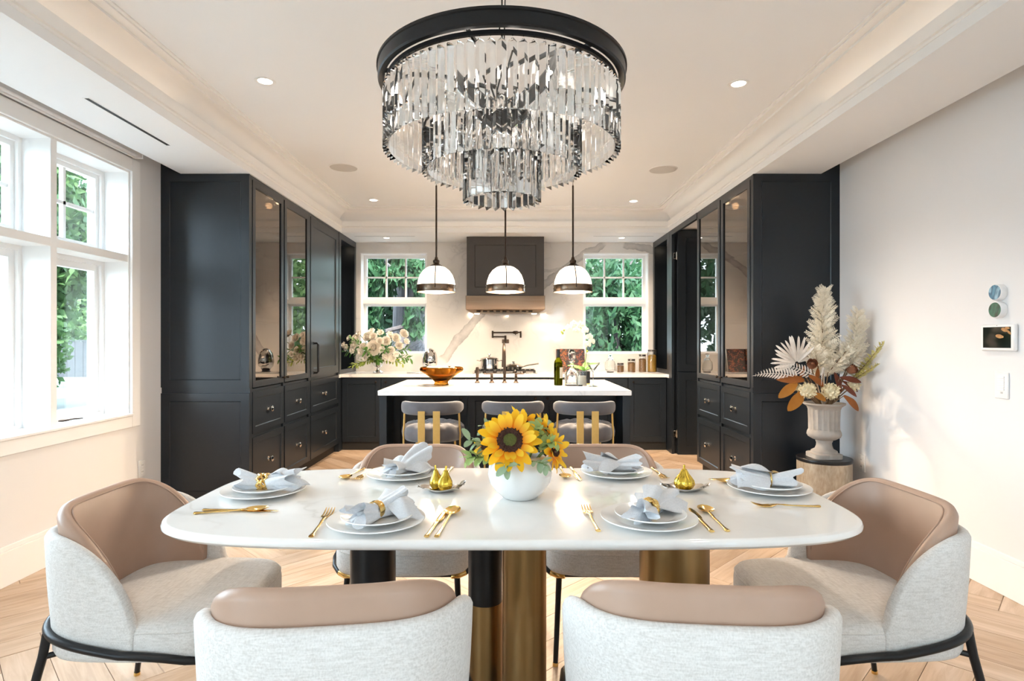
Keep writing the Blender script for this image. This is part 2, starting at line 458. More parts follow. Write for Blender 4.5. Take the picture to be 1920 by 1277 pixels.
# ------------------------------------------------------------------ mesh building
class MB:
    def __init__(s):
        s.v = []
        s.f = []

    def add(s, vs, fs, X=None):
        o = len(s.v)
        if X is not None:
            vs = [X @ Vector(p) for p in vs]
        s.v.extend([tuple(p) for p in vs])
        s.f.extend([tuple(i + o for i in f) for f in fs])
        return s

    def box(s, x0, x1, y0, y1, z0, z1, b=0.0, X=None):
        if x0 > x1: x0, x1 = x1, x0
        if y0 > y1: y0, y1 = y1, y0
        if z0 > z1: z0, z1 = z1, z0
        if not b:
            vs = [(x, y, z) for z in (z0, z1) for y in (y0, y1) for x in (x0, x1)]
            fs = [(0, 2, 3, 1), (4, 5, 7, 6), (0, 1, 5, 4), (2, 6, 7, 3), (0, 4, 6, 2), (1, 3, 7, 5)]
            return s.add(vs, fs, X)
        vs, ix = [], {}
        for a, x in ((0, x0), (1, x1)):
            for c, y in ((0, y0), (1, y1)):
                for d, z in ((0, z0), (1, z1)):
                    xi = x + b * (1 - 2 * a); yi = y + b * (1 - 2 * c); zi = z + b * (1 - 2 * d)
                    ix[a, c, d, 0] = len(vs); vs.append((x, yi, zi))
                    ix[a, c, d, 1] = len(vs); vs.append((xi, y, zi))
                    ix[a, c, d, 2] = len(vs); vs.append((xi, yi, z))
        fs = []
        for a in (0, 1):
            fs.append([ix[a, 0, 0, 0], ix[a, 1, 0, 0], ix[a, 1, 1, 0], ix[a, 0, 1, 0]])
            fs.append([ix[0, a, 0, 1], ix[1, a, 0, 1], ix[1, a, 1, 1], ix[0, a, 1, 1]])
            fs.append([ix[0, 0, a, 2], ix[1, 0, a, 2], ix[1, 1, a, 2], ix[0, 1, a, 2]])
            for c in (0, 1):
                fs.append([ix[a, c, 0, 0], ix[a, c, 1, 0], ix[a, c, 1, 1], ix[a, c, 0, 1]])
                fs.append([ix[a, 0, c, 0], ix[a, 1, c, 0], ix[a, 1, c, 2], ix[a, 0, c, 2]])
                fs.append([ix[0, a, c, 1], ix[1, a, c, 1], ix[1, a, c, 2], ix[0, a, c, 2]])
                for d in (0, 1):
                    fs.append([ix[a, c, d, 0], ix[a, c, d, 1], ix[a, c, d, 2]])
        return s.add(vs, fs, X)

    def loft(s, rings, closed=True, cap=True, X=None, loop=False):
        n = len(rings[0])
        vs = [p for r in rings for p in r]
        fs = []
        m = len(rings)
        for i in range(m if loop else m - 1):
            i2 = (i + 1) % m
            for j in range(n if closed else n - 1):
                j2 = (j + 1) % n
                fs.append((i * n + j, i * n + j2, i2 * n + j2, i2 * n + j))
        if cap and closed and not loop:
            fs.append(tuple(range(n - 1, -1, -1)))
            fs.append(tuple((m - 1) * n + j for j in range(n)))
        return s.add(vs, fs, X)

    def lathe(s, prof, n=32, c=(0, 0, 0), X=None, flute=None, loop=False):
        rings = []
        for (r, z) in prof:
            ring = []
            for j in range(n):
                a = 2 * pi * j / n
                rr = max(r, 1e-5)
                if flute:
                    rr = max(flute(rr, z, a), 1e-5)
                ring.append((c[0] + rr * cos(a), c[1] + rr * sin(a), c[2] + z))
            rings.append(ring)
        return s.loft(rings, True, not loop, X, loop)

    def tube(s, pts, r, n=8, X=None, cap=True, loop=False, flat=None):
        pts = [Vector(p) for p in pts]
        m = len(pts)
        rad = r if isinstance(r, (list, tuple)) else [r] * m
        rings = []
        up = None
        for i in range(m):
            if loop:
                t = pts[(i + 1) % m] - pts[i - 1]
            else:
                t = pts[min(i + 1, m - 1)] - pts[max(i - 1, 0)]
            t = t.normalized() if t.length > 1e-9 else Vector((0, 0, 1))
            if up is None:
                up = Vector((0, 0, 1)) if abs(t.z) < 0.9 else Vector((1, 0, 0))
            u = (up - t * up.dot(t)).normalized()
            w = t.cross(u)
            up = u
            fu, fw = flat or (1, 1)
            rings.append([pts[i] + (u * cos(2 * pi * j / n) * fu + w * sin(2 * pi * j / n) * fw) * rad[i] for j in range(n)])
        return s.loft(rings, True, cap, X, loop)

    def prism(s, poly, z0, z1, X=None):
        n = len(poly)
        vs = [(p[0], p[1], z0) for p in poly] + [(p[0], p[1], z1) for p in poly]
        fs = [tuple(range(n - 1, -1, -1)), tuple(range(n, 2 * n))]
        fs += [(j, (j + 1) % n, n + (j + 1) % n, n + j) for j in range(n)]
        return s.add(vs, fs, X)

    def sphere(s, c, r, n=16, m=10, sc=(1, 1, 1), X=None):
        prof = [(r * sin(pi * i / m), -r * cos(pi * i / m)) for i in range(m + 1)]
        rings = [[(c[0] + max(p, 1e-5) * cos(2 * pi * j / n) * sc[0], c[1] + max(p, 1e-5) * sin(2 * pi * j / n) * sc[1], c[2] + z * sc[2]) for j in range(n)] for p, z in prof]
        return s.loft(rings, True, True, X)

    def frame(s, w, h, t, st, X=None, rec=None):
        # rectangular ring in local x,z; front at y=0; with rec a sunk panel fills it
        l, r_, bo, to = st if isinstance(st, (tuple, list)) else (st,) * 4
        O_ = [(0, 0), (w, 0), (w, h), (0, h)]
        I_ = [(l, bo), (w - r_, bo), (w - r_, h - to), (l, h - to)]
        vs = [(x, 0, z) for x, z in O_] + [(x, 0, z) for x, z in I_]
        fs = [(j, (j + 1) % 4, 4 + (j + 1) % 4, 4 + j) for j in range(4)]
        vs += [(x, t, z) for x, z in O_]
        fs += [(j, 8 + j, 8 + (j + 1) % 4, (j + 1) % 4) for j in range(4)]
        if rec is None:
            vs += [(x, t, z) for x, z in I_]
            fs += [(4 + j, 4 + (j + 1) % 4, 12 + (j + 1) % 4, 12 + j) for j in range(4)]
            fs += [(8 + j, 12 + j, 12 + (j + 1) % 4, 8 + (j + 1) % 4) for j in range(4)]
        else:
            e = 0.005
            I2 = [(l + e, bo + e), (w - r_ - e, bo + e), (w - r_ - e, h - to - e), (l + e, h - to - e)]
            vs += [(x, rec, z) for x, z in I2]
            fs += [(4 + j, 4 + (j + 1) % 4, 12 + (j + 1) % 4, 12 + j) for j in range(4)]
            fs += [(12, 13, 14, 15), (11, 10, 9, 8)]
        return s.add(vs, fs, X)

    def leaf(s, L, W, X=None, rows=6, fold=0.15, curl=0.2, tip=0.5, base=0.15, wav=0.0):
        # blade along +Y, normal +Z
        vs, fs = [], []
        for i in range(rows + 1):
            t = 1 - (1 - i / rows) ** 1.35
            if t < 0.45:
                w = W * 0.5 * ((t + base * 0.45) / (0.45 + base * 0.45)) ** 0.65
            else:
                w = W * 0.5 * max(1 - ((t - 0.45) / 0.55) ** 2, 0.0) ** tip
            w = max(w, W * 0.015)
            z = -curl * L * t * t
            for q in (-1, 0, 1):
                vs.append((q * w, L * t * (1 - 0.15 * abs(curl) * t), z + (fold * w if q else 0) + wav * L * sin(t * 9 + q)))
        for i in range(rows):
            for q in (0, 1):
                a = i * 3 + q
                fs.append((a, a + 1, a + 4, a + 3))
        return s.add(vs, fs, X)

    def mesh(s, name, mt, sharp=38, recalc=True):
        me = bpy.data.meshes.new(name)
        me.from_pydata(s.v, [], s.f)
        if recalc:
            bm = bmesh.new()
            bm.from_mesh(me)
            bmesh.ops.recalc_face_normals(bm, faces=bm.faces)
            bm.to_mesh(me)
            bm.free()
        me.polygons.foreach_set('use_smooth', [True] * len(me.polygons))
        if sharp:
            me.set_sharp_from_angle(angle=R(sharp))
        if mt is not None:
            me.materials.append(M[mt] if isinstance(mt, str) else mt)
        me.update()
        return me


OFF = {}


def tag(o, label=None, cat=None, group=None, kind=None):
    if label: o['label'] = label
    if cat: o['category'] = cat
    if group: o['group'] = group
    if kind: o['kind'] = kind
    return o


def T(name, loc, label=None, cat=None, group=None, kind=None):
    o = bpy.data.objects.new(name, None)
    o.empty_display_size = 0.1
    COL.objects.link(o)
    o.location = loc
    OFF[o] = Vector(loc)
    return tag(o, label, cat, group, kind)


def O(name, mb, mt, parent=None, label=None, cat=None, group=None, kind=None, sharp=38, recalc=True):
    # vertices are written in room coordinates (or in the parent's own ones while that still stands at 0)
    if parent is None:
        a = np.array(mb.v)
        lo, hi = a.min(0), a.max(0)
        off = Vector(((lo[0] + hi[0]) / 2, (lo[1] + hi[1]) / 2, lo[2]))
    else:
        off = OFF[parent]
    if off.length > 0:
        mb.v = [(p[0] - off.x, p[1] - off.y, p[2] - off.z) for p in mb.v]
    me = mb.mesh(name, mt, sharp, recalc)
    o = bpy.data.objects.new(name, me)
    COL.objects.link(o)
    if parent is None:
        o.location = off
        OFF[o] = off
    else:
        o.parent = parent
        OFF[o] = off
    return tag(o, label, cat, group, kind)


def P(name, me, parent, X=None, label=None, kind=None):
    # a part sharing mesh data; X is in the parent's own coordinates
    o = bpy.data.objects.new(name, me)
    COL.objects.link(o)
    o.parent = parent
    if X is not None:
        o.matrix_basis = X
    OFF[o] = Vector((0, 0, 0))
    return tag(o, label, None, None, kind)


def dup(root, loc, rz=0.0, label=None, **kw):
    r = root.copy()
    COL.objects.link(r)
    r.location = loc
    r.rotation_euler = (0, 0, rz)
    if label: r['label'] = label
    for k_, v_ in kw.items(): r[k_] = v_
    for ch in list(root.children):
        c = ch.copy(); COL.objects.link(c); c.parent = r
        for g in list(ch.children):
            d = g.copy(); COL.objects.link(d); d.parent = c
    return r


def aim(pos, d, roll=0.0, face=(0, 0, 1)):
    # local +Y along d, local +Z as near to face as possible
    d = Vector(d).normalized()
    f = Vector(face)
    z = f - d * f.dot(d)
    if z.length < 1e-4:
        z = Vector((1, 0, 0)) - d * d.x
    z.normalize()
    x = d.cross(z)
    m = Matrix((x, d, z)).transposed().to_4x4()
    return Matrix.Translation(pos) @ m @ Matrix.Rotation(roll, 4, 'Y')


def TR(x, y, z, rz=0.0):
    return Matrix.Translation((x, y, z)) @ Matrix.Rotation(rz, 4, 'Z')


XL, XR = -2.68, 2.54          # side walls
YB, YF = 7.67, -5.20          # back wall, wall behind the camera
ZS, ZC = 2.59, 2.87           # soffit, tray ceiling
CL, CR = -2.00, 1.875         # cabinet fronts

# ------------------------------------------------------------------ floor: herringbone oak, plank by plank
def clip_poly(poly, x0, x1, y0, y1):
    for ax, lim, sgn in ((0, x0, 1), (0, x1, -1), (1, y0, 1), (1, y1, -1)):
        out = []
        for i in range(len(poly)):
            p, q = poly[i], poly[(i + 1) % len(poly)]
            dp, dq = sgn * (p[ax] - lim), sgn * (q[ax] - lim)
            if dp >= 0: out.append(p)
            if (dp >= 0) != (dq >= 0):
                t = dp / (dp - dq)
                out.append((p[0] + (q[0] - p[0]) * t, p[1] + (q[1] - p[1]) * t))
        poly = out
        if len(poly) < 3: return []
    return poly


def plank_poly(mb, poly, z0, z1, b=0.0022):
    n = len(poly)
    cx = sum(p[0] for p in poly) / n; cy = sum(p[1] for p in poly) / n
    ins = []
    for p in poly:
        dx, dy = cx - p[0], cy - p[1]
        l = max(sqrt(dx * dx + dy * dy), 1e-6)
        ins.append((p[0] + dx / l * b * 1.3, p[1] + dy / l * b * 1.3))
    vs = [(p[0], p[1], z0) for p in poly] + [(p[0], p[1], z1 - b) for p in poly] + [(p[0], p[1], z1) for p in ins]
    fs = [(j, (j + 1) % n, n + (j + 1) % n, n + j) for j in range(n)]
    fs += [(n + j, n + (j + 1) % n, 2 * n + (j + 1) % n, 2 * n + j) for j in range(n)]
    fs.append(tuple(range(2 * n, 3 * n)))
    mb.add(vs, fs)


floor = O('floor', MB().box(XL - 0.3, XR + 0.3, YF - 0.3, YB + 0.2, -0.16, -0.012), 'sub', kind='structure')
PL, PW = 0.90, 0.15
g_ = 0.0008
base_mb = MB()
plank_poly(base_mb, [(-PL / 2 + g_, -PW / 2 + g_), (PL / 2 - g_, -PW / 2 + g_), (PL / 2 - g_, PW / 2 - g_), (-PL / 2 + g_, PW / 2 - g_)], -0.012, 0.0)
plank_me = base_mb.mesh('plank', 'oak', 25)
K = int(round(PL / PW))
cands = []
for i in range(-90, 90):
    for j in range(-14, 14):
        # herringbone lattice in its own frame: horizontal plank at (i+ 2K*j.., i), vertical plank beside it
        for kind_ in (0, 1):
            ux = (i + j * 2 * K) * PW
            uy = i * PW
            if kind_ == 0:
                cx_, cy_, rz_ = ux + PL / 2, uy + PW / 2, 0.0
            else:
                cx_, cy_, rz_ = ux + PL + PW / 2, uy + PW - PL / 2 + 0.0, R(90)
            c45, s45 = cos(R(45)), sin(R(45))
            wx = cx_ * c45 - cy_ * s45 - 0.08
            wy = cx_ * s45 + cy_ * c45 + 2.3
            if XL - 0.6 < wx < XR + 0.6 and YF - 0.6 < wy < YB + 0.3:
                cands.append((wx, wy, rz_ + R(45)))
cands.sort(key=lambda c: (c[1] < 1.3, c[1]))
floor_off = OFF[floor]
rest = MB()
n_pl = 0
for (wx, wy, rz_) in cands:
    ca, sa = cos(rz_), sin(rz_)
    poly = [(wx + x * ca - y * sa, wy + x * sa + y * ca) for x, y in ((-PL / 2 + g_, -PW / 2 + g_), (PL / 2 - g_, -PW / 2 + g_), (PL / 2 - g_, PW / 2 - g_), (-PL / 2 + g_, PW / 2 - g_))]
    cp = clip_poly(poly, XL, XR, YF, YB)
    if len(cp) < 3: continue
    whole = len(cp) == 4 and all(abs(a[0] - b[0]) + abs(a[1] - b[1]) < 1e-6 for a, b in zip(cp, poly))
    if wy > 1.3 and n_pl < 298:
        X = TR(wx, wy, 0, rz_)
        X.translation -= floor_off
        if whole:
            P('plank', plank_me, floor, X)
        else:
            loc_ = [((px - wx) * ca + (py - wy) * sa, -(px - wx) * sa + (py - wy) * ca) for px, py in cp]
            mbp = MB(); plank_poly(mbp, loc_, -0.012, 0.0)
            P('plank', mbp.mesh('plank', 'oak', 25), floor, X)
        n_pl += 1
    else:
        plank_poly(rest, cp, -0.012, 0.0)
O('planks_behind_viewpoint', rest, 'oak', floor, kind='stuff', sharp=25)

# ------------------------------------------------------------------ walls
WT = 0.30


def wall_with_holes(mb, u0, u1, z0, z1, holes, put):
    # strips around rectangular holes; put(u0,u1,z0,z1)
    us = sorted({u0, u1, *[h[0] for h in holes], *[h[1] for h in holes]})
    for a, b in zip(us[:-1], us[1:]):
        hs = sorted([h for h in holes if h[0] <= a + 1e-6 and h[1] >= b - 1e-6], key=lambda h: h[2])
        z = z0
        for h in hs:
            if h[2] > z: put(a, b, z, h[2])
            z = h[3]
        if z < z1: put(a, b, z, z1)


W1 = (1.40, 4.14, 0.78, 2.50)      # big window of the side wall
W2 = (-4.60, -0.10, 0.10, 2.50)     # garden doors behind the viewpoint
W3 = (-4.60, -2.00, 0.10, 2.50)    # and the same across the room
mb = MB()
wall_with_holes(mb, YF - WT, YB + WT, -0.1, 3.0, [W1, W2], lambda a, b, c, d: mb.box(XL - WT, XL, a, b, c, d))
O('wall_left', mb, 'wall', kind='structure')
mb = MB()
wall_with_holes(mb, YF - WT, YB + WT, -0.1, 3.0, [W3], lambda a, b, c, d: mb.box(XR, XR + WT, a, b, c, d))
O('wall_right', mb, 'wall', kind='structure')
BW1 = (-1.946, -1.074, 1.13, 2.455)
BW2 = (0.962, 1.82, 1.13, 2.455)
mb = MB()
wall_with_holes(mb, XL, XR, -0.1, 3.0, [BW1, BW2], lambda a, b, c, d: mb.box(a, b, YB, YB + WT, c, d))
O('wall_back', mb, 'wall', kind='structure')
FW1 = (1.05, 1.95, 1.30, 2.40)
mb = MB()
wall_with_holes(mb, XL, XR, -0.1, 3.0, [FW1], lambda a, b, c, d: mb.box(a, b, YF - WT, YF, c, d))
O('wall_front', mb, 'wall', kind='structure')

# marble backsplash slab over the kitchen wall
mb = MB()
wall_with_holes(mb, CL - 0.02, CR + 0.02, 0.91, ZS - 0.001, [BW1, BW2], lambda a, b, c, d: mb.box(a, b, YB - 0.014, YB, c, d))
O('backsplash', mb, 'slab', label='polished white marble backsplash slab with grey veins behind the range hood', cat='backsplash')

# ------------------------------------------------------------------ ceiling: tray, soffits, cove moulding
ceil = O('ceiling', MB().box(XL - WT, XR + WT, YF - WT, YB + WT, ZC, 3.02), 'ceil', kind='structure')
TX0, TX1, TY0, TY1 = -1.99, 1.889, -4.3, 6.956
SXL, SXR = -2.53, 2.40
e = 0.045
mb = MB()
mb.box(SXL, TX0, YF, YB - 0.014, ZS, 2.70); mb.box(SXL, TX0 - e, YF, YB, 2.70, ZC)
O('soffit', mb, 'ceil', ceil)
mb = MB()
mb.box(TX1, SXR, YF, YB - 0.014, ZS, 2.70); mb.box(TX1 + e, SXR, YF, YB, 2.70, ZC)
O('soffit', mb, 'ceil', ceil)
mb = MB()
mb.box(TX0, TX1, TY1, YB - 0.014, ZS, 2.70); mb.box(TX0, TX1, TY1 + e, YB, 2.70, ZC)
O('soffit', mb, 'ceil', ceil)
mb = MB()
mb.box(TX0, TX1, YF, TY0, ZS, 2.70); mb.box(TX0, TX1, YF, TY0 - e, 2.70, ZC)
O('soffit', mb, 'ceil', ceil)
# gap ceilings beside the walls
O('soffit_pocket', MB().box(XL, SXL, YF, YB, 2.76, ZC), 'ceil', ceil)
O('soffit_pocket', MB().box(SXR, XR, YF, YB, 2.72, ZC), 'ceil', ceil)


def sweep_rect(mb, prof):
    rings = []
    for d, z in prof:
        rings.append([(TX0 + d, TY0 + d, z), (TX1 - d, TY0 + d, z), (TX1 - d, TY1 - d, z), (TX0 + d, TY1 - d, z)])
    mb.loft(rings, True, False)


mb = MB()
sweep_rect(mb, [(-0.04, 2.70), (-0.002, 2.70), (-0.002, 2.64), (0.004, 2.642), (0.004, 2.656), (0.016, 2.660), (0.016, 2.722), (-0.034, 2.724)])
sweep_rect(mb, [(-0.034, 2.724), (-0.033, 2.738), (-0.022, 2.765), (0.000, 2.790), (0.030, 2.812), (0.065, 2.828), (0.095, 2.835), (0.095, 2.850), (0.142, 2.853), (0.142, 2.862), (0.160, 2.862), (0.160, ZC)])
O('trim_1', mb, 'trim', kind='structure', sharp=25)

M['led'] = emit_mat('cove_led', (1.0, 0.72, 0.46), 0.9)
for x, sd, lab in ((TX0 + 0.012, 'window', 0), (TX1 - 0.012, 'urn', 0)):
    sgn = -1 if x < 0 else 1
    O('cove_light', MB().box(x + sgn * 0.014, x + sgn * 0.026, 2.35, 3.55, 2.7245, 2.7285), 'led', label='slim warm light strip lying on the cove ledge of the tray ceiling, %s side' % sd, cat='light', group='cove lights')

# ------------------------------------------------------------------ baseboards
mb = MB()
mb.box(XR - 0.016, XR, -0.55, 4.50, 0, 0.185, 0.002); mb.box(XR - 0.011, XR, -0.55, 4.50, 0.185, 0.212, 0.003)
O('baseboard_right', mb, 'trim', kind='structure')
mb = MB()
mb.box(XL, XL + 0.016, 0.9, 4.50, 0, 0.185, 0.002); mb.box(XL, XL + 0.011, 0.9, 4.50, 0.185, 0.212, 0.003)
O('baseboard_left', mb, 'trim', kind='structure')


# ------------------------------------------------------------------ windows
def side_window(name, y0, y1, z0, z1, nb):
    win = T(name, (XL, (y0 + y1) / 2, z0), kind='structure')
    d0, d1 = XL - 0.17, XL - 0.27
    mb = MB()   # casing
    cw = 0.09
    mb.box(XL, XL + 0.02, y1, y1 + cw, z0 - 0.085, z1 + cw, 0.002)
    mb.box(XL, XL + 0.02, y0 - cw, y0, z0 - 0.085, z1 + cw, 0.002)
    mb.box(XL, XL + 0.02, y0, y1, z1, z1 + cw, 0.002)
    mb.box(XL, XL + 0.02, y0, y1, z0 - 0.085, z0 - 0.006, 0.002)
    O('window_casing', mb, 'trim', win)
    mb = MB()   # sill board and deep reveal lining
    mb.box(d1, XL + 0.032, y0 + 0.001, y1 - 0.001, z0 - 0.004, z0 + 0.012, 0.003)
    O('window_sill', mb, 'trim', win)
    mb = MB()
    mb.box(d1, XL - 0.001, y1 - 0.012, y1 - 0.001, z0 + 0.012, z1 - 0.001); mb.box(d1, XL - 0.001, y0 + 0.001, y0 + 0.012, z0 + 0.012, z1 - 0.001); mb.box(d1, XL - 0.001, y0 + 0.012, y1 - 0.012, z1 - 0.012, z1 - 0.001)
    O('window_reveal', mb, 'trim', win)
    bw = (y1 - y0) / nb
    zt0, zt1 = (1.857, 1.908)
    for k in range(1, nb):
        y = y1 - bw * k
        O('mullion', MB().box(d1, XL - 0.002, y - 0.024, y + 0.024, z0, z1, 0.002), 'trim', win)
    O('transom', MB().box(d1, XL - 0.003, y0, y1, zt0, zt1, 0.002), 'trim', win)
    for k in range(nb):
        a = y1 - bw * (k + 1) + (0.024 if k < nb - 1 else 0.012)
        b = y1 - bw * k - (0.024 if k else 0.012)
        for (c, d, up) in ((z0, zt0, False), (zt1, z1 - 0.012, True)):
            X = Matrix.Translation((d0, a, c)) @ Matrix.Rotation(R(90), 4, 'Z')
            w, h = b - a, d - c
            mb = MB()
            mb.frame(w, h, 0.04, 0.030, X)
            X2 = Matrix.Translation((d0 - 0.02, a + 0.030, c + 0.03)) @ Matrix.Rotation(R(90), 4, 'Z')
            mb.frame(w - 0.06, h - 0.06, 0.05, 0.030 if up else 0.042, X2)
            fr = O('window_frame', mb, 'trim', win)
            ia, ib, ic, id_ = a + 0.06, b - 0.06, c + 0.06, d - 0.06
            if not up: ia, ib, ic, id_ = a + 0.072, b - 0.072, c + 0.072, d - 0.072
            O('pane', MB().box(d0 - 0.051, d0 - 0.045, ia - 0.004, ib + 0.004, ic - 0.004, id_ + 0.004), 'pane', fr)
            if up:
                ym = (ia + ib) / 2; zm = (ic + id_) / 2
                mb = MB()
                mb.box(d0 - 0.062, d0 - 0.034, ym - 0.011, ym + 0.011, ic, id_)
                mb.box(d0 - 0.062, d0 - 0.034, ia, ib, zm - 0.011, zm + 0.011)
                O('muntin', mb, 'trim', fr)
            else:
                mb = MB()
                mb.box(d0, d0 + 0.035, (a + b) / 2 - 0.10, (a + b) / 2 - 0.05, c + 0.004, c + 0.02, 0.003)
                mb.tube([(d0 + 0.03, (a + b) / 2 - 0.075, c + 0.018), (d0 + 0.045, (a + b) / 2 - 0.02, c + 0.02), (d0 + 0.04, (a + b) / 2 + 0.06, c + 0.012)], 0.005, 6)
                O('crank_handle', mb, 'bronze', fr)
    return win


side_window('window_1', *W1[:4], 4)
w2_ = side_window('window_2', *W2[:4], 6)
w6_ = side_window('window_6', W3[0], W3[1], W3[2], W3[3], 3)
w6_.location.x = XR
w6_.scale = (-1, 1, 1)


def back_window(name, x0, x1, z0, z1, yw=YB, sgn=1, cols=3):
    win = T(name, ((x0 + x1) / 2, yw, z0), kind='structure')
    d = yw + 0.13 * sgn
    ya, yb = sorted((yw - 0.014 * sgn, d + 0.10 * sgn))
    mb = MB()
    mb.box(x0, x0 + 0.012, ya, yb, z0, z1); mb.box(x1 - 0.012, x1, ya, yb, z0, z1); mb.box(x0, x1, ya, yb, z1 - 0.012, z1)
    O('window_reveal', mb, 'trim', win)
    O('window_sill', MB().box(x0 + 0.001, x1 - 0.001, ya, yb, z0 + 0.001, z0 + 0.02), 'trim', win)
    zt0, zt1 = z0 + 0.645, z0 + 0.745
    mb = MB()
    mb.box(x0, x1, min(d - 0.05 * sgn, d + 0.08 * sgn), max(d - 0.05 * sgn, d + 0.08 * sgn), zt0 + 0.02, zt1 - 0.02)
    O('transom', mb, 'trim', win)
    for (c, dd, up) in ((z0 + 0.02, zt0 + 0.02, False), (zt1 - 0.02, z1 - 0.012, True)):
        mb = MB()
        y_ = d if sgn > 0 else d - 0.05
        mb.frame(x1 - x0 - 0.024, dd - c, 0.05, (0.040, 0.036, 0.016 if not up else 0.03, 0.03 if not up else 0.04), Matrix.Translation((x0 + 0.012, y_, c)))
        fr = O('window_frame', mb, 'trim', win)
        ia, ib = x0 + 0.05, x1 - 0.046
        O('pane', MB().box(ia - 0.004, ib + 0.004, y_ + 0.022, y_ + 0.028, c + 0.012, dd - 0.026), 'pane', fr)
        if up:
            mb = MB()
            for q in range(1, cols):
                xm = ia + (ib - ia) * q / cols
                mb.box(xm - 0.011, xm + 0.011, y_ + 0.012, y_ + 0.038, c + 0.01, dd - 0.01)
            zm = (c + dd) / 2
            mb.box(ia, ib, y_ + 0.012, y_ + 0.038, zm - 0.010, zm + 0.010)
            O('muntin', mb, 'trim', fr)


back_window('window_3', *BW1)
back_window('window_4', *BW2)
back_window('window_5', *FW1, yw=YF, sgn=-1)

# roller blind cassette over the big window
b_ = T('roller_blind', (-2.63, 2.7, 2.60), 'pale roller blind cassette tucked in the ceiling gap over the tall window', 'blind')
O('cassette', MB().box(-2.665, -2.60, 1.2, 4.16, 2.597, 2.70, 0.006), 'blind', b_)
O('end_cap', MB().box(-2.668, -2.597, 4.155, 4.165, 2.594, 2.70, 0.002), 'plastic', b_)
O('hem_bar', MB().box(-2.64, -2.625, 1.25, 4.12, 2.588, 2.598, 0.002), 'plastic', b_)

# ------------------------------------------------------------------ fittings in the ceiling
def downlight(x, y, z, r, label, watts, group='recessed downlights', tone=(1.0, 0.79, 0.58)):
    t = T('downlight', (x, y, z), label, 'light', group)
    O('trim_ring', MB().lathe([(r * 0.66, -0.0005), (r * 0.70, -0.003), (r * 0.97, -0.003), (r, -0.001), (r, 0.0005)], 32, (x, y, z)), 'plastic', t)
    O('lamp', MB().lathe([(0, -0.0012), (r * 0.66, -0.0012), (r * 0.66, 0.0005)], 24, (x, y, z)), 'bulb', t)
    ld = bpy.data.lights.new('downlight_beam', 'SPOT')
    ld.energy = watts
    ld.color = tone
    ld.spot_size = R(120)
    ld.spot_blend = 0.9
    ld.shadow_soft_size = 0.05
    lo = bpy.data.objects.new('downlight_beam', ld)
    COL.objects.link(lo); lo.parent = t; lo.location = (0, 0, -0.015)
    return t


downlight(-1.474, 3.54, ZC, 0.062, 'recessed round downlight in the tray ceiling on the window side, before the speaker grille', 50, tone=(1.0, 0.88, 0.76))
downlight(1.397, 3.575, ZC, 0.062, 'recessed round downlight in the tray ceiling on the urn side, before the speaker grille', 50, tone=(1.0, 0.88, 0.76))
downlight(-1.51, 6.52, ZC, 0.062, 'recessed downlight at the far corner of the tray ceiling above the white bouquet', 70)
downlight(1.39, 6.57, ZC, 0.062, 'recessed downlight at the far corner of the tray ceiling above the food jars', 70)
downlight(-1.53, 7.31, ZS, 0.052, 'small recessed downlight in the low soffit over the window by the bouquet', 30)
downlight(1.40, 7.31, ZS, 0.052, 'small recessed downlight in the low soffit over the window by the jars', 30)
downlight(-1.47, 0.4, ZC, 0.062, 'recessed round downlight in the tray ceiling over the viewpoint, window side', 20, tone=(1.0, 0.88, 0.76))
downlight(1.40, 0.4, ZC, 0.062, 'recessed round downlight in the tray ceiling over the viewpoint, urn side', 20, tone=(1.0, 0.88, 0.76))
for x, y, lab in ((-1.498, 5.30, 'round speaker grille in the tray ceiling on the window side'), (1.404, 5.36, 'round speaker grille in the tray ceiling on the urn side')):
    t = T('ceiling_speaker', (x, y, ZC), lab, 'speaker', 'ceiling speakers')
    O('grille', MB().lathe([(0, -0.004), (0.118, -0.004), (0.122, 0.001)], 40, (x, y, ZC)), 'grille', t)
    O('rim', MB().lathe([(0.121, 0.001), (0.122, -0.005), (0.13, -0.004), (0.132, 0.001)], 40, (x, y, ZC)), 'plastic', t)


def slot(x0, x1, y0, y1, label, along_y):
    t = T('linear_vent', ((x0 + x1) / 2, (y0 + y1) / 2, ZS), label, 'vent', 'linear air slots')
    O('slot', MB().box(x0, x1, y0, y1, ZS - 0.0012, ZS + 0.02), 'dark', t)
    mb = MB()
    for a, b, c, d in ((x0 - 0.006, x1 + 0.006, y0 - 0.006, y0), (x0 - 0.006, x1 + 0.006, y1, y1 + 0.006), (x0 - 0.006, x0, y0, y1), (x1, x1 + 0.006, y0, y1)):
        mb.box(a, b, c, d, ZS - 0.002, ZS + 0.002)
    O('lip', mb, 'ceil', t)


slot(-2.255, -2.23, 3.11, 3.86, 'long black linear air slot in the soffit beside the tall window', True)
slot(-1.90, -1.16, 7.19, 7.205, 'thin linear air slot in the soffit over the window by the bouquet', False)
slot(1.03, 1.77, 7.19, 7.205, 'thin linear air slot in the soffit over the window by the jars', False)


# ------------------------------------------------------------------ cabinets
def XFL(y0, z0, x=CL):   # local x -> +Y, faces +X
    return Matrix.Translation((x, y0, z0)) @ Matrix.Rotation(R(90), 4, 'Z')


def XFR(y1, z0, x=CR):   # local x -> -Y, faces -X
    return Matrix.Translation((x, y1, z0)) @ Matrix.Rotation(R(-90), 4, 'Z')


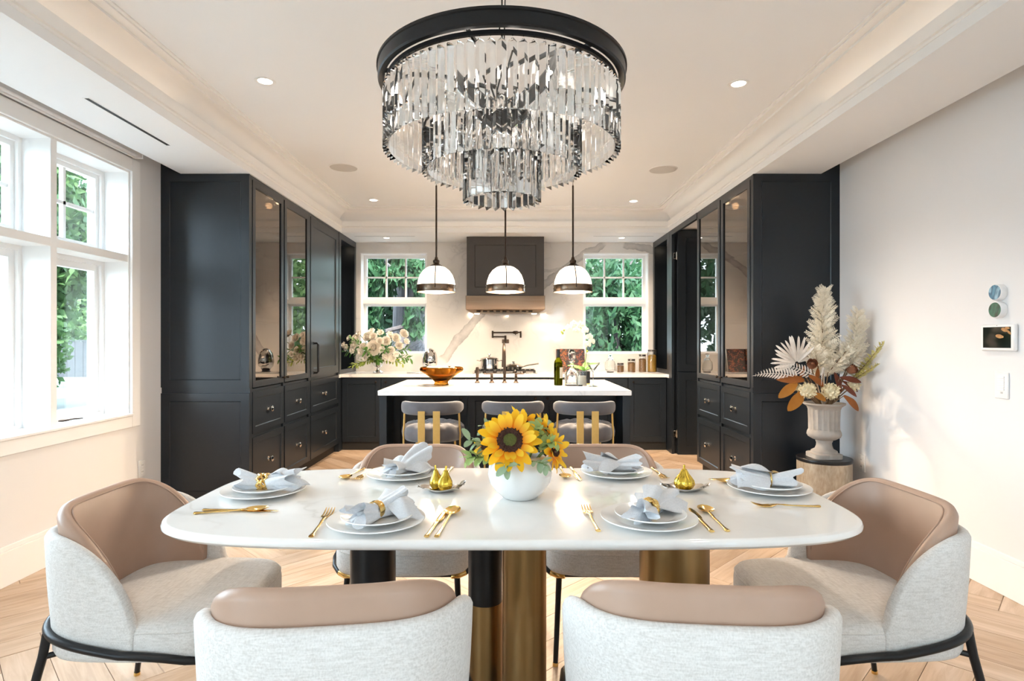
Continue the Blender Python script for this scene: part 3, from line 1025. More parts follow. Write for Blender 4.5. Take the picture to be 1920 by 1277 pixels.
def knob_mb(X, cup=True):
    mb = MB()
    if cup:   # domed knob with a skirt
        for pr in ([(0.0075, 0), (0.0075, 0.012), (0.015, 0.016), (0.019, 0.022), (0.0185, 0.029), (0.012, 0.034), (0, 0.0355)],):
            mb.lathe(pr, 16, X=X @ Matrix.Rotation(R(90), 4, 'X'))
        mb.lathe([(0, 0), (0.014, 0), (0.0135, 0.003), (0, 0.0035)], 16, X=X @ Matrix.Rotation(R(90), 4, 'X'))
    else:
        mb.lathe([(0.006, 0), (0.006, 0.012), (0.012, 0.017), (0.013, 0.023), (0.009, 0.028), (0, 0.0295)], 14, X=X @ Matrix.Rotation(R(90), 4, 'X'))
    return mb


def shaker_door(par, X, w, h, name='door', st=0.058, mt='cab', t=0.02, rec=0.009):
    return O(name, MB().frame(w, h, t, st, X, rec=rec), mt, par, sharp=20)


def glass_door(par, X, w, h, st=0.05):
    mb = MB()
    mb.frame(w, h, 0.022, st, X)
    d = O('door', mb, 'cab', par, sharp=20)
    O('pane', MB().box(st - 0.006, w - st + 0.006, 0.009, 0.014, st - 0.006, h - st + 0.006, X=X), 'cabpane', d)
    return d


def display_cabinet(right):
    s = 'urn' if right else 'tall window'
    xw, xf = (XR, CR) if right else (XL, CL)
    sg = -1 if right else 1      # direction from the front face into the room
    Y0, Y1 = 4.51, 5.87
    lab = ('tall charcoal cabinet with two glazed doors and drawers, on the %s side' % s)
    t = T('display_cabinet', ((xw + xf) / 2, (Y0 + Y1) / 2, 0), lab, 'cabinet', 'glazed display cabinets')
    xb = xf - sg * 0.024
    # carcass
    mb = MB()
    mb.box(xw, xb, Y0 + 0.02, Y1, 0.10, 0.925)
    O('drawer_case', mb, 'cab', t)
    mb = MB()
    mb.box(xw, xb, Y0 + 0.02, Y0 + 0.04, 0.925, 2.588)
    mb.box(xw, xb, Y1 - 0.02, Y1, 0.925, 2.588)
    mb.box(xw, xb, Y0 + 0.04, Y1 - 0.02, 2.56, 2.588)
    mb.box(xw, xw - sg * -0.02, Y0 + 0.04, Y1 - 0.02, 0.925, 2.56)
    mb.box(xb - sg * 0.02, xb, 5.195, 5.228, 0.925, 2.56)
    mb.box(xw, xw + sg * 0.60, Y0 + 0.04, Y1 - 0.02, 1.47, 1.49)
    mb.box(xw, xw + sg * 0.60, Y0 + 0.04, Y1 - 0.02, 2.02, 2.04)
    O('carcass', mb, 'cabin', t)
    # face frame strips at top and beside the doors
    mb = MB()
    mb.box(xb, xf - sg * 0.004, Y0 + 0.02, Y0 + 0.062, 0.10, 2.588)
    mb.box(xb, xf - sg * 0.004, Y1 - 0.016, Y1, 0.10, 2.588)
    mb.box(xb, xf - sg * 0.004, Y0 + 0.062, Y1 - 0.016, 2.562, 2.588)
    mb.box(xb, xf - sg * 0.006, 5.20, 5.222, 0.10, 2.562)
    O('face_frame', mb, 'cab', t)
    # end panel towards the dining table
    xa = min(xw, xf)
    ep = O('end_panel', MB().box(xa, xa + abs(xw - xf), Y0 + 0.012, Y0 + 0.02, 0, 2.588), 'cab', t)
    w = abs(xw - xf)
    m2 = MB().box(xa, xa + w, Y0, Y0 + 0.012, 0.0, 0.10)
    m2.frame(w, 0.80, 0.012, (0.065, 0.065, 0.045, 0.062), Matrix.Translation((xa, Y0, 0.10)), rec=0.007)
    O('lower_panel', m2, 'cab', ep, sharp=20)
    m3 = MB().frame(w, 1.644, 0.012, (0.065, 0.065, 0.058, 0.058), Matrix.Translation((xa, Y0, 0.944)), rec=0.007)
    m3.box(xw, (SXR if right else SXL) + sg * 0.0, Y0, Y0 + 0.05, 2.588, 2.70)
    O('upper_panel', m3, 'cab', ep, sharp=20)
    O('toe_kick', MB().box(xw, xf - sg * 0.06, Y0 + 0.02, Y1, 0, 0.10), 'dark', t)
    # doors and drawers
    for (a, b) in ((4.575, 5.197), (5.226, 5.852)):
        X = XFR(b, 0.937) if right else XFL(a, 0.937)
        d = glass_door(t, X, b - a, 1.622)
        near_mid = (b < 5.21)
        lx = (0.028 if near_mid else b - a - 0.028) if right else (b - a - 0.028 if near_mid else 0.028)
        O('knob', knob_mb(X @ Matrix.Translation((lx, 0, 0.045)), False), 'bronze', d)
        for (z0, z1) in ((0.577, 0.904), (0.105, 0.545)):
            X = XFR(b, z0) if right else XFL(a, z0)
            dr = shaker_door(t, X, b - a, z1 - z0, 'drawer', 0.05)
            O('knob', knob_mb(X @ Matrix.Translation(((b - a) / 2, 0.0085, (z1 - z0) / 2)) @ Matrix.Scale(1.3, 4)), 'chrome', dr)
        yc = (a + b) / 2
        O('puck_light', MB().lathe([(0, -0.012), (0.028, -0.012), (0.032, 0)], 20, (xf - sg * 0.09, yc - 0.20, 2.56)), 'puck', t)
    ld = bpy.data.lights.new('cabinet_lamp', 'POINT'); ld.energy = 3; ld.color = (1, 0.8, 0.58); ld.shadow_soft_size = 0.03
    lo = bpy.data.objects.new('cabinet_lamp', ld); COL.objects.link(lo); lo.parent = t
    lo.location = Vector((xf - sg * 0.12, 5.2, 2.5)) - OFF[t]
    return t


display_cabinet(False)
display_cabinet(True)

# panelled refrigerator column
t = T('refrigerator_cabinet', (-2.34, 6.385, 0), 'tall charcoal panelled cabinet with long bar handle beside the glazed cabinet', 'cabinet')
O('carcass', MB().box(XL, CL - 0.024, 5.872, 6.895, 0.10, 2.588), 'cab', t)
mb = MB(); mb.box(CL - 0.024, CL - 0.004, 5.872, 5.908, 0.10, 2.588); mb.box(CL - 0.024, CL - 0.004, 6.868, 6.895, 0.10, 2.588); mb.box(CL - 0.024, CL - 0.004, 5.908, 6.868, 2.565, 2.588)
O('face_frame', mb, 'cab', t)
O('toe_kick', MB().box(XL, CL - 0.06, 5.872, 6.895, 0, 0.10), 'dark', t)
d = shaker_door(t, XFL(5.915, 0.937), 0.945, 1.622, st=0.085)
mb = MB()
mb.tube([(CL, 6.00, 0.98), (CL + 0.035, 6.00, 0.98), (CL + 0.045, 6.00, 0.99), (CL + 0.045, 6.00, 1.27), (CL + 0.035, 6.00, 1.28), (CL, 6.00, 1.28)], 0.011, 8)
mb.box(CL, CL + 0.004, 5.985, 6.015, 0.965, 0.995); mb.box(CL, CL + 0.004, 5.985, 6.015, 1.265, 1.295)
O('bar_handle', mb, 'black', d)
for z0, z1 in ((0.577, 0.904), (0.105, 0.545)):
    dr = shaker_door(t, XFL(5.915, z0), 0.945, z1 - z0, 'drawer', 0.06)
    O('knob', knob_mb(XFL(5.915, z0) @ Matrix.Translation((0.40, 0.0085, (z1 - z0) / 2)) @ Matrix.Scale(1.3, 4)), 'chrome', dr)


def niche(right):
    xw, xf = (XR, CR) if right else (XL, CL)
    sg = -1 if right else 1
    Y0, Y1, z0, z1 = 6.90, 7.654, 0.912, 2.588
    lab = 'tall open charcoal niche cabinet standing on the counter beside the %s' % ('food jars' if right else 'white bouquet')
    t = T('niche_cabinet', ((xw + xf) / 2, (Y0 + Y1) / 2, z0), lab, 'cabinet', 'open niche cabinets')
    mb = MB()
    mb.box(xw, xf - sg * 0.02, Y0, Y0 + 0.02, z0, z1); mb.box(xw, xf - sg * 0.02, Y1 - 0.02, Y1, z0, z1)
    mb.box(xw, xf - sg * 0.02, Y0 + 0.02, Y1 - 0.02, z0, z0 + 0.02); mb.box(xw, xf - sg * 0.02, Y0 + 0.02, Y1 - 0.02, z1 - 0.05, z1)
    mb.box(xw, xw + sg * 0.02, Y0 + 0.02, Y1 - 0.02, z0 + 0.02, z1 - 0.05)
    O('carcass', mb, 'cab', t)
    X = XFR(Y1, z0) if right else XFL(Y0, z0)
    O('face_frame', MB().frame(Y1 - Y0, z1 - z0, 0.02, (0.075, 0.075, 0.05, 0.075), X), 'cab', t, sharp=20)
    O('puck_light', MB().lathe([(0, -0.01), (0.03, -0.01), (0.034, 0)], 20, (xf - sg * 0.15, 7.28, z1 - 0.05)), 'puck', t)
    ld = bpy.data.lights.new('niche_lamp', 'SPOT'); ld.energy = 5; ld.color = (1, 0.78, 0.55); ld.spot_size = R(110); ld.spot_blend = 1; ld.shadow_soft_size = 0.03
    lo = bpy.data.objects.new('niche_lamp', ld); COL.objects.link(lo); lo.parent = t
    lo.location = Vector((xf - sg * 0.15, 7.28, z1 - 0.075)) - OFF[t]


niche(False)
niche(True)

# pantry opening beside the glazed cabinet on the urn side, its door folded open
mb = MB()
mb.box(CR, CR + 0.03, 5.872, 6.895, 2.53, 2.588); mb.box(CR, CR + 0.03, 6.775, 6.895, 0, 2.53)
mb.box(CR + 0.03, XR, 6.80, 6.895, 0, 2.588)
O('trim_2', mb, 'cab', kind='structure')
door = T('door_1', (CR + 0.05, 6.75, 0), kind='structure')
O('door_panel', MB().frame(0.60, 0.94, 0.018, 0.09, Matrix.Translation((CR + 0.055, 6.715, 0.005)), rec=0.008), 'cab', door, sharp=20)
O('door_panel', MB().frame(0.60, 1.62, 0.018, 0.09, Matrix.Translation((CR + 0.055, 6.715, 0.955)), rec=0.008), 'cab', door, sharp=20)
O('door_leaf', MB().box(CR + 0.055, CR + 0.655, 6.733, 6.755, 0.005, 2.575), 'cab', door)
for z in (0.24, 2.28):
    mb = MB()
    mb.box(CR + 0.012, CR + 0.05, 6.728, 6.745, z - 0.035, z + 0.035, 0.003); mb.tube([(CR + 0.045, 6.726, z - 0.045), (CR + 0.045, 6.726, z + 0.045)], 0.009, 10)
    mb.box(CR + 0.012, CR + 0.03, 6.728, 6.776, z - 0.03, z + 0.03)
    O('hinge', mb, 'steel', door)

# base cabinets under the back counter
YC = 7.00
bases = [(-2.0, -1.53, 'R'), (-1.53, -1.06, 'L'), (-1.06, -0.52, 'R'), (-0.52, 0.48, '2'), (0.48, 1.135, 'R'), (1.135, 1.417, 'L'), (1.417, 1.875, 'L')]
where = ['in the corner under the white bouquet', 'next to the corner one, behind the island on the bouquet side', 'beside the range, bouquet side', 'under the cooktop with two drawers',
         'beside the range, jar side', 'narrow, under the glass apothecary jar', 'in the corner under the food jars']
for (x0, x1, k), wh in zip(bases, where):
    t = T('base_cabinet', ((x0 + x1) / 2, 7.3, 0), 'low charcoal base cabinet ' + wh, 'cabinet', 'base cabinets under the back counter')
    mb = MB().box(x0 + 0.001, x1 - 0.001, YC + 0.022, 7.655, 0.10, 0.868)
    if x0 == -2.0: mb.box(XL + 0.002, CL - 0.004, 6.898, 7.655, 0.0, 0.868)
    if x1 == 1.875: mb.box(CR + 0.004, XR - 0.002, 6.898, 7.655, 0.0, 0.868)
    O('carcass', mb, 'cab', t)
    O('toe_kick', MB().box(x0 + 0.001, x1 - 0.001, YC + 0.02, 7.655, 0, 0.10), 'dark', t)
    w = x1 - x0 - 0.008
    if k == '2':
        for z0, z1 in ((0.10, 0.47), (0.48, 0.855)):
            X = Matrix.Translation((x0 + 0.004, YC, z0))
            d = shaker_door(t, X, w, z1 - z0, 'drawer', 0.06)
            O('knob', knob_mb(X @ Matrix.Translation((w / 2, 0.0085, (z1 - z0) / 2))), 'bronze', d)
    else:
        X = Matrix.Translation((x0 + 0.004, YC, 0.10))
        d = shaker_door(t, X, w, 0.755, 'door', 0.062)
        O('knob', knob_mb(X @ Matrix.Translation((w - 0.055 if k == 'R' else 0.055, 0, 0.715)), False), 'bronze', d)
mb = MB()
mb.box(CL + 0.002, CR - 0.002, 6.97, 7.655, 0.87, 0.91, 0.003)
mb.box(XL + 0.012, CL + 0.002, 6.897, 7.655, 0.87, 0.91); mb.box(CR - 0.002, XR - 0.012, 6.897, 7.655, 0.87, 0.91)
O('back_counter', mb, 'top', label='long white marble counter along the kitchen back wall', cat='counter')

# ------------------------------------------------------------------ range hood
t = T('range_hood', (-0.046, 7.43, 1.66), 'dark panelled range hood with aged bronze band on the marble wall', 'range hood')
hx0, hx1 = -0.525, 0.427
mb = MB(); mb.box(hx0, hx1, 7.235, 7.654, 1.86, ZS - 0.002)
mb.frame(hx1 - hx0, ZS - 0.002 - 1.865, 0.016, 0.10, Matrix.Translation((hx0, 7.219, 1.865)), rec=0.008)
O('hood_box', mb, 'hood', t, sharp=20)
O('band', MB().box(hx0 - 0.012, hx1 + 0.012, 7.207, 7.654, 1.69, 1.862, 0.004), 'hoodband', t)
mb = MB()
mb.loft([[(hx0 + 0.0, 7.215, 1.69), (hx1 - 0.0, 7.215, 1.69), (hx1, 7.65, 1.69), (hx0, 7.65, 1.69)],
         [(hx0 + 0.06, 7.265, 1.655), (hx1 - 0.06, 7.265, 1.655), (hx1 - 0.06, 7.64, 1.655), (hx0 + 0.06, 7.64, 1.655)]])
O('filter_tray', mb, 'hoodband', t)
mb = MB()
for q in range(9):
    mb.box(hx0 + 0.12 + q * 0.08, hx0 + 0.17 + q * 0.08, 7.22 + 0.012, 7.25, 1.662, 1.672)
O('filter_slots', mb, 'dark', t)
for x in (hx0 + 0.11, hx1 - 0.11):
    O('hood_lamp', MB().lathe([(0, -0.004), (0.03, -0.004), (0.034, 0.0)], 18, (x, 7.52, 1.655)), 'puck', t)
    ld = bpy.data.lights.new('hood_beam', 'SPOT'); ld.energy = 1.2; ld.color = (1, 0.8, 0.58); ld.spot_size = R(140); ld.spot_blend = 0.6; ld.shadow_soft_size = 0.03
    lo = bpy.data.objects.new('hood_beam', ld); COL.objects.link(lo); lo.parent = t
    lo.location = Vector((x, 7.50, 1.645)) - OFF[t]

# ------------------------------------------------------------------ island
t = T('kitchen_island', (-0.036, 5.3, 0), 'charcoal kitchen island with corner posts and thick white marble top', 'island')
ix0, ix1, iy0, iy1 = -1.042, 0.968, 4.64, 5.98
O('worktop', MB().box(ix0, ix1, iy0, iy1, 0.87, 0.91, 0.003), 'top', t)
O('carcass', MB().box(-1.0, 0.915, 5.02, 5.94, 0.10, 0.87), 'cab', t)
O('toe_kick', MB().box(-0.97, 0.90, 5.06, 5.90, 0, 0.10), 'dark', t)
for x0 in (ix0 + 0.008, ix1 - 0.068):
    O('corner_post', MB().box(x0, x0 + 0.06, 4.66, 4.72, 0, 0.87, 0.003), 'cab', t)
    O('apron', MB().box(x0 + 0.012, x0 + 0.048, 4.72, 5.02, 0.0, 0.87), 'cab', t)
for k, (a, b) in enumerate(((-0.99, -0.36), (-0.355, 0.272), (0.277, 0.905))):
    X = Matrix.Translation((a, 5.0, 0.10))
    d = shaker_door(t, X, b - a, 0.755, 'door', 0.062)
    O('knob', knob_mb(X @ Matrix.Translation((b - a - 0.05 if k < 2 else 0.05, 0, 0.715)), False), 'bronze', d)

# ------------------------------------------------------------------ dining table
TZ = 0.76
TXC, TYC, TA, TB = 0.008, 2.048, 1.090, 0.462


def superellipse(a, b, n, m, cx=0, cy=0):
    out = []
    for j in range(m):
        t = 2 * pi * j / m
        out.append((cx + a * math.copysign(abs(cos(t)) ** (2 / n), cos(t)), cy + b * math.copysign(abs(sin(t)) ** (2 / n), sin(t))))
    return out


t = T('dining_table', (TXC, TYC, 0), 'boat shaped white marble dining table on brass and black column legs', 'table')
rings = []
for (ins, z) in ((0.028, 0.728), (0.010, 0.731), (0.001, 0.740), (0.0, 0.748), (0.003, 0.756), (0.009, 0.7597), (0.014, TZ)):
    rings.append([(x, y, z) for x, y in superellipse(TA - ins, TB - ins, 4.3, 160, TXC, TYC)])
mb = MB().loft(rings)
O('tabletop', mb, 'table', t)


def column(x, y, r, label, split=None, low='brass', up='black'):
    c = O('column', MB().lathe([(0, 0.16 if split is None else split), (r, 0.16 if split is None else split), (r, 0.728), (0, 0.728)], 48, (x, y, 0)), up, t, label)
    if split:
        O('sleeve', MB().lathe([(0, 0.0), (r * 1.012, 0.0), (r * 1.012, split + 0.002), (r * 0.98, split + 0.002), (0, split + 0.002)], 48, (x, y, 0)), low, c)
    else:
        O('sleeve', MB().lathe([(0, 0.0), (r * 1.015, 0.0), (r * 1.015, 0.155), (r * 0.99, 0.16), (0, 0.16)], 48, (x, y, 0)), low, c)


column(0.050, 1.95, 0.073, 'brass column with black foot', None, 'black', 'brass')
column(-0.085, 2.07, 0.060, 'column black above and brass below', 0.385, 'brass', 'black')
column(-0.476, 2.05, 0.078, 'black column', 0.20, 'brass', 'black')
column(0.567, 2.02, 0.117, 'wide brass column', None, 'black', 'brass')

# ------------------------------------------------------------------ dining chairs
def chair_path(hw=0.293, yr=-0.30, yf=0.02, n=3.5, off=0.0, m=56):
    pts = []
    for i in range(m + 1):
        a = -pi / 2 + pi * i / m
        x = hw * math.copysign(abs(sin(a)) ** (2 / n), sin(a))
        y = yf - (yf - yr) * abs(cos(a)) ** (2 / n)
        pts.append(Vector((x, y, 0)))
    # even spacing
    seg = [0.0]
    for p, q in zip(pts, pts[1:]): seg.append(seg[-1] + (q - p).length)
    tot = seg[-1]
    out = []
    k = 0
    for i in range(m + 1):
        s_ = tot * i / m
        while k < m - 1 and seg[k + 1] < s_: k += 1
        f = (s_ - seg[k]) / max(seg[k + 1] - seg[k], 1e-9)
        out.append((pts[k].lerp(pts[k + 1], min(f, 1)), min(s_, tot - s_)))
    res = []
    for i, (p, s_) in enumerate(out):
        tq = (out[min(i + 1, m)][0] - out[max(i - 1, 0)][0]).normalized()
        nrm = Vector((tq.y, -tq.x, 0))
        if nrm.dot(p - Vector((0, 0.02, 0))) < 0: nrm = -nrm
        if i == 0: nrm = Vector((-1, 0, 0))
        if i == m: nrm = Vector((1, 0, 0))
        res.append((p + nrm * off, nrm, s_))
    return res


def qarc(s_, run):
    u = 1 - min(max(s_, 0) / run, 1)
    return sqrt(max(1 - u * u, 0))


def make_chair():
    t = T('dining_chair', (0, 0, 0), 'x', 'chair', 'upholstered dining chairs around the table')
    path = chair_path()

    def lean(z):
        return 0.022 * max(0, (z - 0.45) / 0.3) - 0.040 * max(0, (0.415 - z) / 0.065) ** 1.8

    # seat
    rings = []
    for sc, z in ((0.90, 0.362), (0.955, 0.368), (0.975, 0.385), (0.975, 0.43), (0.965, 0.452), (0.935, 0.466), (0.86, 0.475), (0.6, 0.481), (0.25, 0.483)):
        rings.append([(x, y, z) for x, y in superellipse(0.297 * sc, 0.29 * sc, 4.2, 72, 0, 0.0)])
    seat = O('seat', MB().loft(rings), 'linen', t, sharp=60)
    sm = []
    for x, y in superellipse(0.297 * 0.966, 0.29 * 0.966, 4.2, 72, 0, 0.0): sm.append((x, y, 0.4525))
    O('seam', MB().tube(sm, 0.0022, 5, loop=True), 'linen', seat)
    # outer shell
    rings = []
    for p, nrm, s_ in path:
        zt = 0.425 + (0.730 - 0.425) * qarc(s_ + 0.004, 0.25)
        zb = 0.352
        ring = []
        th = 0.046
        prof = []
        for q in range(7):
            z = zb + (zt - 0.018 - zb) * q / 6
            prof.append((0.004 * sin(pi * q / 6), z))
        prof += [(-0.006, zt - 0.007), (-0.018, zt), (-0.030, zt - 0.003), (-th + 0.006, zt - 0.016)]
        prof += [(-th, zt - 0.04), (-th, (zt + zb) / 2), (-th, zb)]
        for o_, z in prof:
            ring.append(p + nrm * (o_ + lean(z)) + Vector((0, 0, z)))
        rings.append(ring)
    # rounded closing ends
    def shrink(r_, f, fwd):
        c = sum(r_, Vector()) / len(r_)
        return [c + (v - c) * f + Vector((0, fwd, 0)) for v in r_]
    rings = [shrink(rings[0], 0.6, 0.010), shrink(rings[0], 0.9, 0.007)] + rings + [shrink(rings[-1], 0.9, 0.007), shrink(rings[-1], 0.6, 0.010)]
    O('outer_shell', MB().loft(rings), 'linen', t, sharp=60)
    # leather inner back
    rings = []
    pip = []
    for p, nrm, s_ in path:
        if s_ < 0.055: continue
        k = s_ - 0.055
        zt = 0.465 + (0.798 - 0.465) * qarc(k + 0.004, 0.33)
        zb = 0.45
        o1, o2 = -0.036, -0.074
        prof = [(o1, zb), (o1, (zb + zt) / 2), (o1 + 0.002, zt - 0.02), (o1 - 0.005, zt - 0.006), (o1 - 0.014, zt), ((o1 + o2) / 2 - 0.003, zt + 0.001), (o2 + 0.008, zt - 0.003), (o2 + 0.001, zt - 0.012), (o2 - 0.002, (zb + zt) / 2), (o2, zb)]
        rings.append([p + nrm * (o_ + lean(z)) + Vector((0, 0, z)) for o_, z in prof])
        pip.append(rings[-1][7] + Vector((0, 0, 0.002)) - nrm * 0.001)
    lb = O('leather_back', MB().loft(rings), 'leather', t, sharp=60)
    O('piping', MB().tube(pip, 0.0028, 6), 'leather', lb)
    # tubular hoop
    hp = []
    for p, nrm, s_ in path:
        z = 0.398 + 0.050 * min(max(-p.y, 0) / 0.30, 1)
        hp.append(p + nrm * 0.012 + Vector((0, 0, z)))
    fr = [(0.301, 0.06, 0.394), (0.298, 0.12, 0.388), (0.284, 0.175, 0.374), (0.255, 0.212, 0.360), (0.226, 0.230, 0.355)]
    lft = [Vector((-x, y, z)) for x, y, z in reversed(fr)]
    rgt = [Vector(f) for f in fr]
    full = lft + hp + rgt if hp[0].x < 0 else [Vector((-v.x, v.y, v.z)) for v in lft] + hp + [Vector((-v.x, v.y, v.z)) for v in rgt]
    O('hoop', MB().tube(full, 0.0125, 10), 'black', t)
    for sx in (-1, 1):
        O('end_cap', MB().tube([(sx * 0.255, 0.212, 0.360), (sx * 0.226, 0.230, 0.355), (sx * 0.200, 0.238, 0.354)], [0.0128, 0.0135, 0.010], 10), 'gold', t, 'small gold hoop end')
        rl = O('leg', MB().tube([(sx * 0.249, -0.252, 0.438), (sx * 0.254, -0.262, 0.370), (sx * 0.300, -0.335, 0.012)], [0.013, 0.013, 0.010], 10), 'black', t)
        O('foot', MB().tube([(sx * 0.299, -0.334, 0.014), (sx * 0.3005, -0.336, 0.0)], 0.0112, 10), 'gold', rl)
        O('bracket', MB().tube([(sx * 0.254, -0.263, 0.368), (sx * 0.19, -0.19, 0.366)], 0.009, 8), 'black', rl)
        fl = O('leg', MB().tube([(sx * 0.222, 0.215, 0.364), (sx * 0.240, 0.250, 0.012)], [0.0125, 0.010], 10), 'black', t)
        O('foot', MB().tube([(sx * 0.2399, 0.2498, 0.014), (sx * 0.2405, 0.251, 0.0)], 0.0112, 10), 'gold', fl)
    O('crossbar', MB().tube([(-0.222, 0.215, 0.352), (0.222, 0.215, 0.352)], 0.011, 8), 'black', t)
    return t


chair = make_chair()
spots = [
    (-0.404, 1.47, R(7), 'leather and linen dining chair with its back to the viewpoint, on the tall window side'),
    (0.440, 1.475, R(-5), 'leather and linen dining chair with its back to the viewpoint, on the stone urn side'),
    (-1.115, 1.985, R(-90), 'leather and linen dining chair at the table end nearest the tall window'),
    (1.105, 1.985, R(92), 'leather and linen dining chair at the table end nearest the stone urn'),
    (-0.435, 2.60, R(180), 'leather and linen dining chair at the kitchen side, behind the paired gold pears'),
    (0.425, 2.60, R(180), 'leather and linen dining chair at the kitchen side, beside the sunflower bowl'),
]
for i, (x, y, rz, lab) in enumerate(spots):
    if i == 0:
        chair.location = (x, y, 0); chair.rotation_euler = (0, 0, rz); chair['label'] = lab
    else:
        dup(chair, (x, y, 0), rz, lab)

# ------------------------------------------------------------------ counter stools
def make_stool():
    t = T('counter_stool', (0, 0, 0), 'x', 'stool', 'velvet counter stools at the island')
    arc = []
    for i in range(33):
        a = -1 + 2 * i / 32
        x = 0.225 * a
        y = -0.215 + 0.17 * abs(a) ** 3.2
        arc.append((x, y))
    rings = []
    for i, (x, y) in enumerate(arc):
        p = Vector((x, y, 0))
        tq = (Vector((*arc[min(i + 1, 32)], 0)) - Vector((*arc[max(i - 1, 0)], 0))).normalized()
        nr = Vector((-tq.y, tq.x, 0))
        e_ = min(i, 32 - i)
        f = 1.0 if e_ >= 3 else (0.55, 0.85, 0.96)[e_]
        ring = []
        for px, pz in superellipse(0.026 * f, 0.049 * f, 2.8, 20):
            ring.append(p + nr * px + Vector((0, 0, 0.805 + pz)))
        rings.append(ring)
    O('backrest', MB().loft(rings), 'velvet', t, sharp=70)
    rings = []
    for rr, z in ((0.16, 0.545), (0.215, 0.55), (0.238, 0.575), (0.243, 0.61), (0.236, 0.648), (0.212, 0.672), (0.17, 0.684), (0.10, 0.678), (0.05, 0.682), (0.0, 0.672)):
        ring = []
        for j in range(72):
            a = 2 * pi * j / 72
            k = 1 - (0.028 * (abs(cos(a * 6)) ** 6) if 0.55 < z < 0.68 else 0)
            ring.append((rr * k * cos(a), rr * k * sin(a) + 0.02, z - (0.012 * abs(cos(a * 6)) ** 4 if 0.10 <= rr <= 0.22 and z > 0.66 else 0)))
        rings.append(ring)
    s_ = O('seat', MB().loft(rings), 'velvet', t, sharp=70)
    for j in range(6):
        a = 2 * pi * j / 6
        O('button', MB().sphere((0.13 * cos(a), 0.02 + 0.13 * sin(a), 0.672), 0.012, 10, 6, (1, 1, 0.5)), 'velvet', s_)
    for sx in (-1, 1):
        mb = MB()
        mb.box(sx * 0.055 - 0.0255, sx * 0.055 + 0.0255, -0.252, -0.243, 0.012, 0.79, 0.001)
        O('back_slat', mb, 'stoolbrass', t)
        O('side_rod', MB().tube([(sx * 0.205, -0.09, 0.77), (sx * 0.213, -0.085, 0.60), (sx * 0.213, -0.085, 0.0)], 0.0075, 8), 'stoolbrass', t)
        O('leg', MB().tube([(sx * 0.15, 0.16, 0.56), (sx * 0.17, 0.19, 0.0)], 0.009, 8), 'stoolbrass', t)
    mb = MB()
    mb.tube([(0.213 * cos(2 * pi * j / 32), 0.02 + 0.213 * sin(2 * pi * j / 32), 0.22) for j in range(32)], 0.008, 8, loop=True)
    mb.box(-0.08, 0.08, -0.262, -0.18, 0.0, 0.012)
    O('foot_ring', mb, 'stoolbrass', t)
    return t


stool = make_stool()
for i, (x, lab) in enumerate(((-0.586, 'grey velvet counter stool at the island under the amber bowl'), (0.027, 'grey velvet counter stool at the island directly behind the sunflowers'), (0.571, 'grey velvet counter stool at the island below the wine bottle'))):
    if i == 0:
        stool.location = (x, 4.52, 0); stool['label'] = lab
    else:
        dup(stool, (x, 4.52, 0), 0, lab)

# ------------------------------------------------------------------ chandelier
CX, CY = -0.025, 2.0
t = T('chandelier', (CX, CY, 1.765), 'three tiered crystal prism chandelier with black ring above the dining table', 'chandelier')
mb = MB()
mb.lathe([(0.392, 2.160), (0.410, 2.158), (0.414, 2.163), (0.414, 2.197), (0.418, 2.199), (0.418, 2.207), (0.400, 2.208), (0.396, 2.200), (0.392, 2.195)], 96, (CX, CY, 0), loop=True)
O('outer_ring', mb, 'black', t)
mb = MB()
mb.lathe([(0.378, 2.146), (0.388, 2.146), (0.388, 2.158), (0.378, 2.158)], 96, (CX, CY, 0), loop=True)
for k in range(6):
    a = k * pi / 3 + 0.26
    mb.tube([(CX + 0.02 * cos(a), CY + 0.02 * sin(a), 2.178), (CX + 0.398 * cos(a), CY + 0.398 * sin(a), 2.178)], 0.008, 8)
O('spoke_frame', mb, 'black', t)
mb = MB()
mb.lathe([(0, 1.90), (0.016, 1.905), (0.016, 2.14), (0.035, 2.16), (0.035, 2.205), (0.02, 2.23), (0.008, 2.25), (0, 2.25)], 20, (CX, CY, 0))
O('centre_stem', mb, 'black', t)
for r_, z in ((0.245, 2.068), (0.108, 1.973)):
    mb = MB()
    mb.lathe([(r_ - 0.007, z - 0.006), (r_ + 0.007, z - 0.006), (r_ + 0.007, z + 0.006), (r_ - 0.007, z + 0.006)], 64, (CX, CY, 0), loop=True)
    for k in range(4):
        a = k * pi / 2 + 0.5
        mb.tube([(CX + 0.012 * cos(a), CY + 0.012 * sin(a), z), (CX + r_ * cos(a), CY + r_ * sin(a), z)], 0.005, 6)
        if r_ > 0.2:
            mb.tube([(CX + r_ * cos(a), CY + r_ * sin(a), z), (CX + 0.30 * cos(a), CY + 0.30 * sin(a), 2.178)], 0.004, 6)
    O('tier_ring', mb, 'black', t)
mb = MB()
for k in range(8):
    a = k * pi / 4 + 0.2
    mb.lathe([(0, 2.07), (0.012, 2.07), (0.012, 2.14), (0, 2.14)], 12, (CX + 0.18 * cos(a), CY + 0.18 * sin(a), 0))
    mb.tube([(CX, CY, 2.10), (CX + 0.10 * cos(a), CY + 0.10 * sin(a), 2.055), (CX + 0.18 * cos(a), CY + 0.18 * sin(a), 2.07)], 0.006, 6)
O('candle_arms', mb, 'black', t)
M['crystal_fill'] = emit_mat('added_crystal_bulb', (1.0, 0.92, 0.83), 14.0)  # lit bulbs added on the candle arms to brighten the crystals
for k in range(8):
    a = k * pi / 4 + 0.2
    O('bulb', MB().lathe([(0, 2.135), (0.007, 2.136), (0.0125, 2.15), (0.011, 2.165), (0.004, 2.185), (0, 2.19)], 14, (CX + 0.18 * cos(a), CY + 0.18 * sin(a), 0)), 'crystal_fill', t)


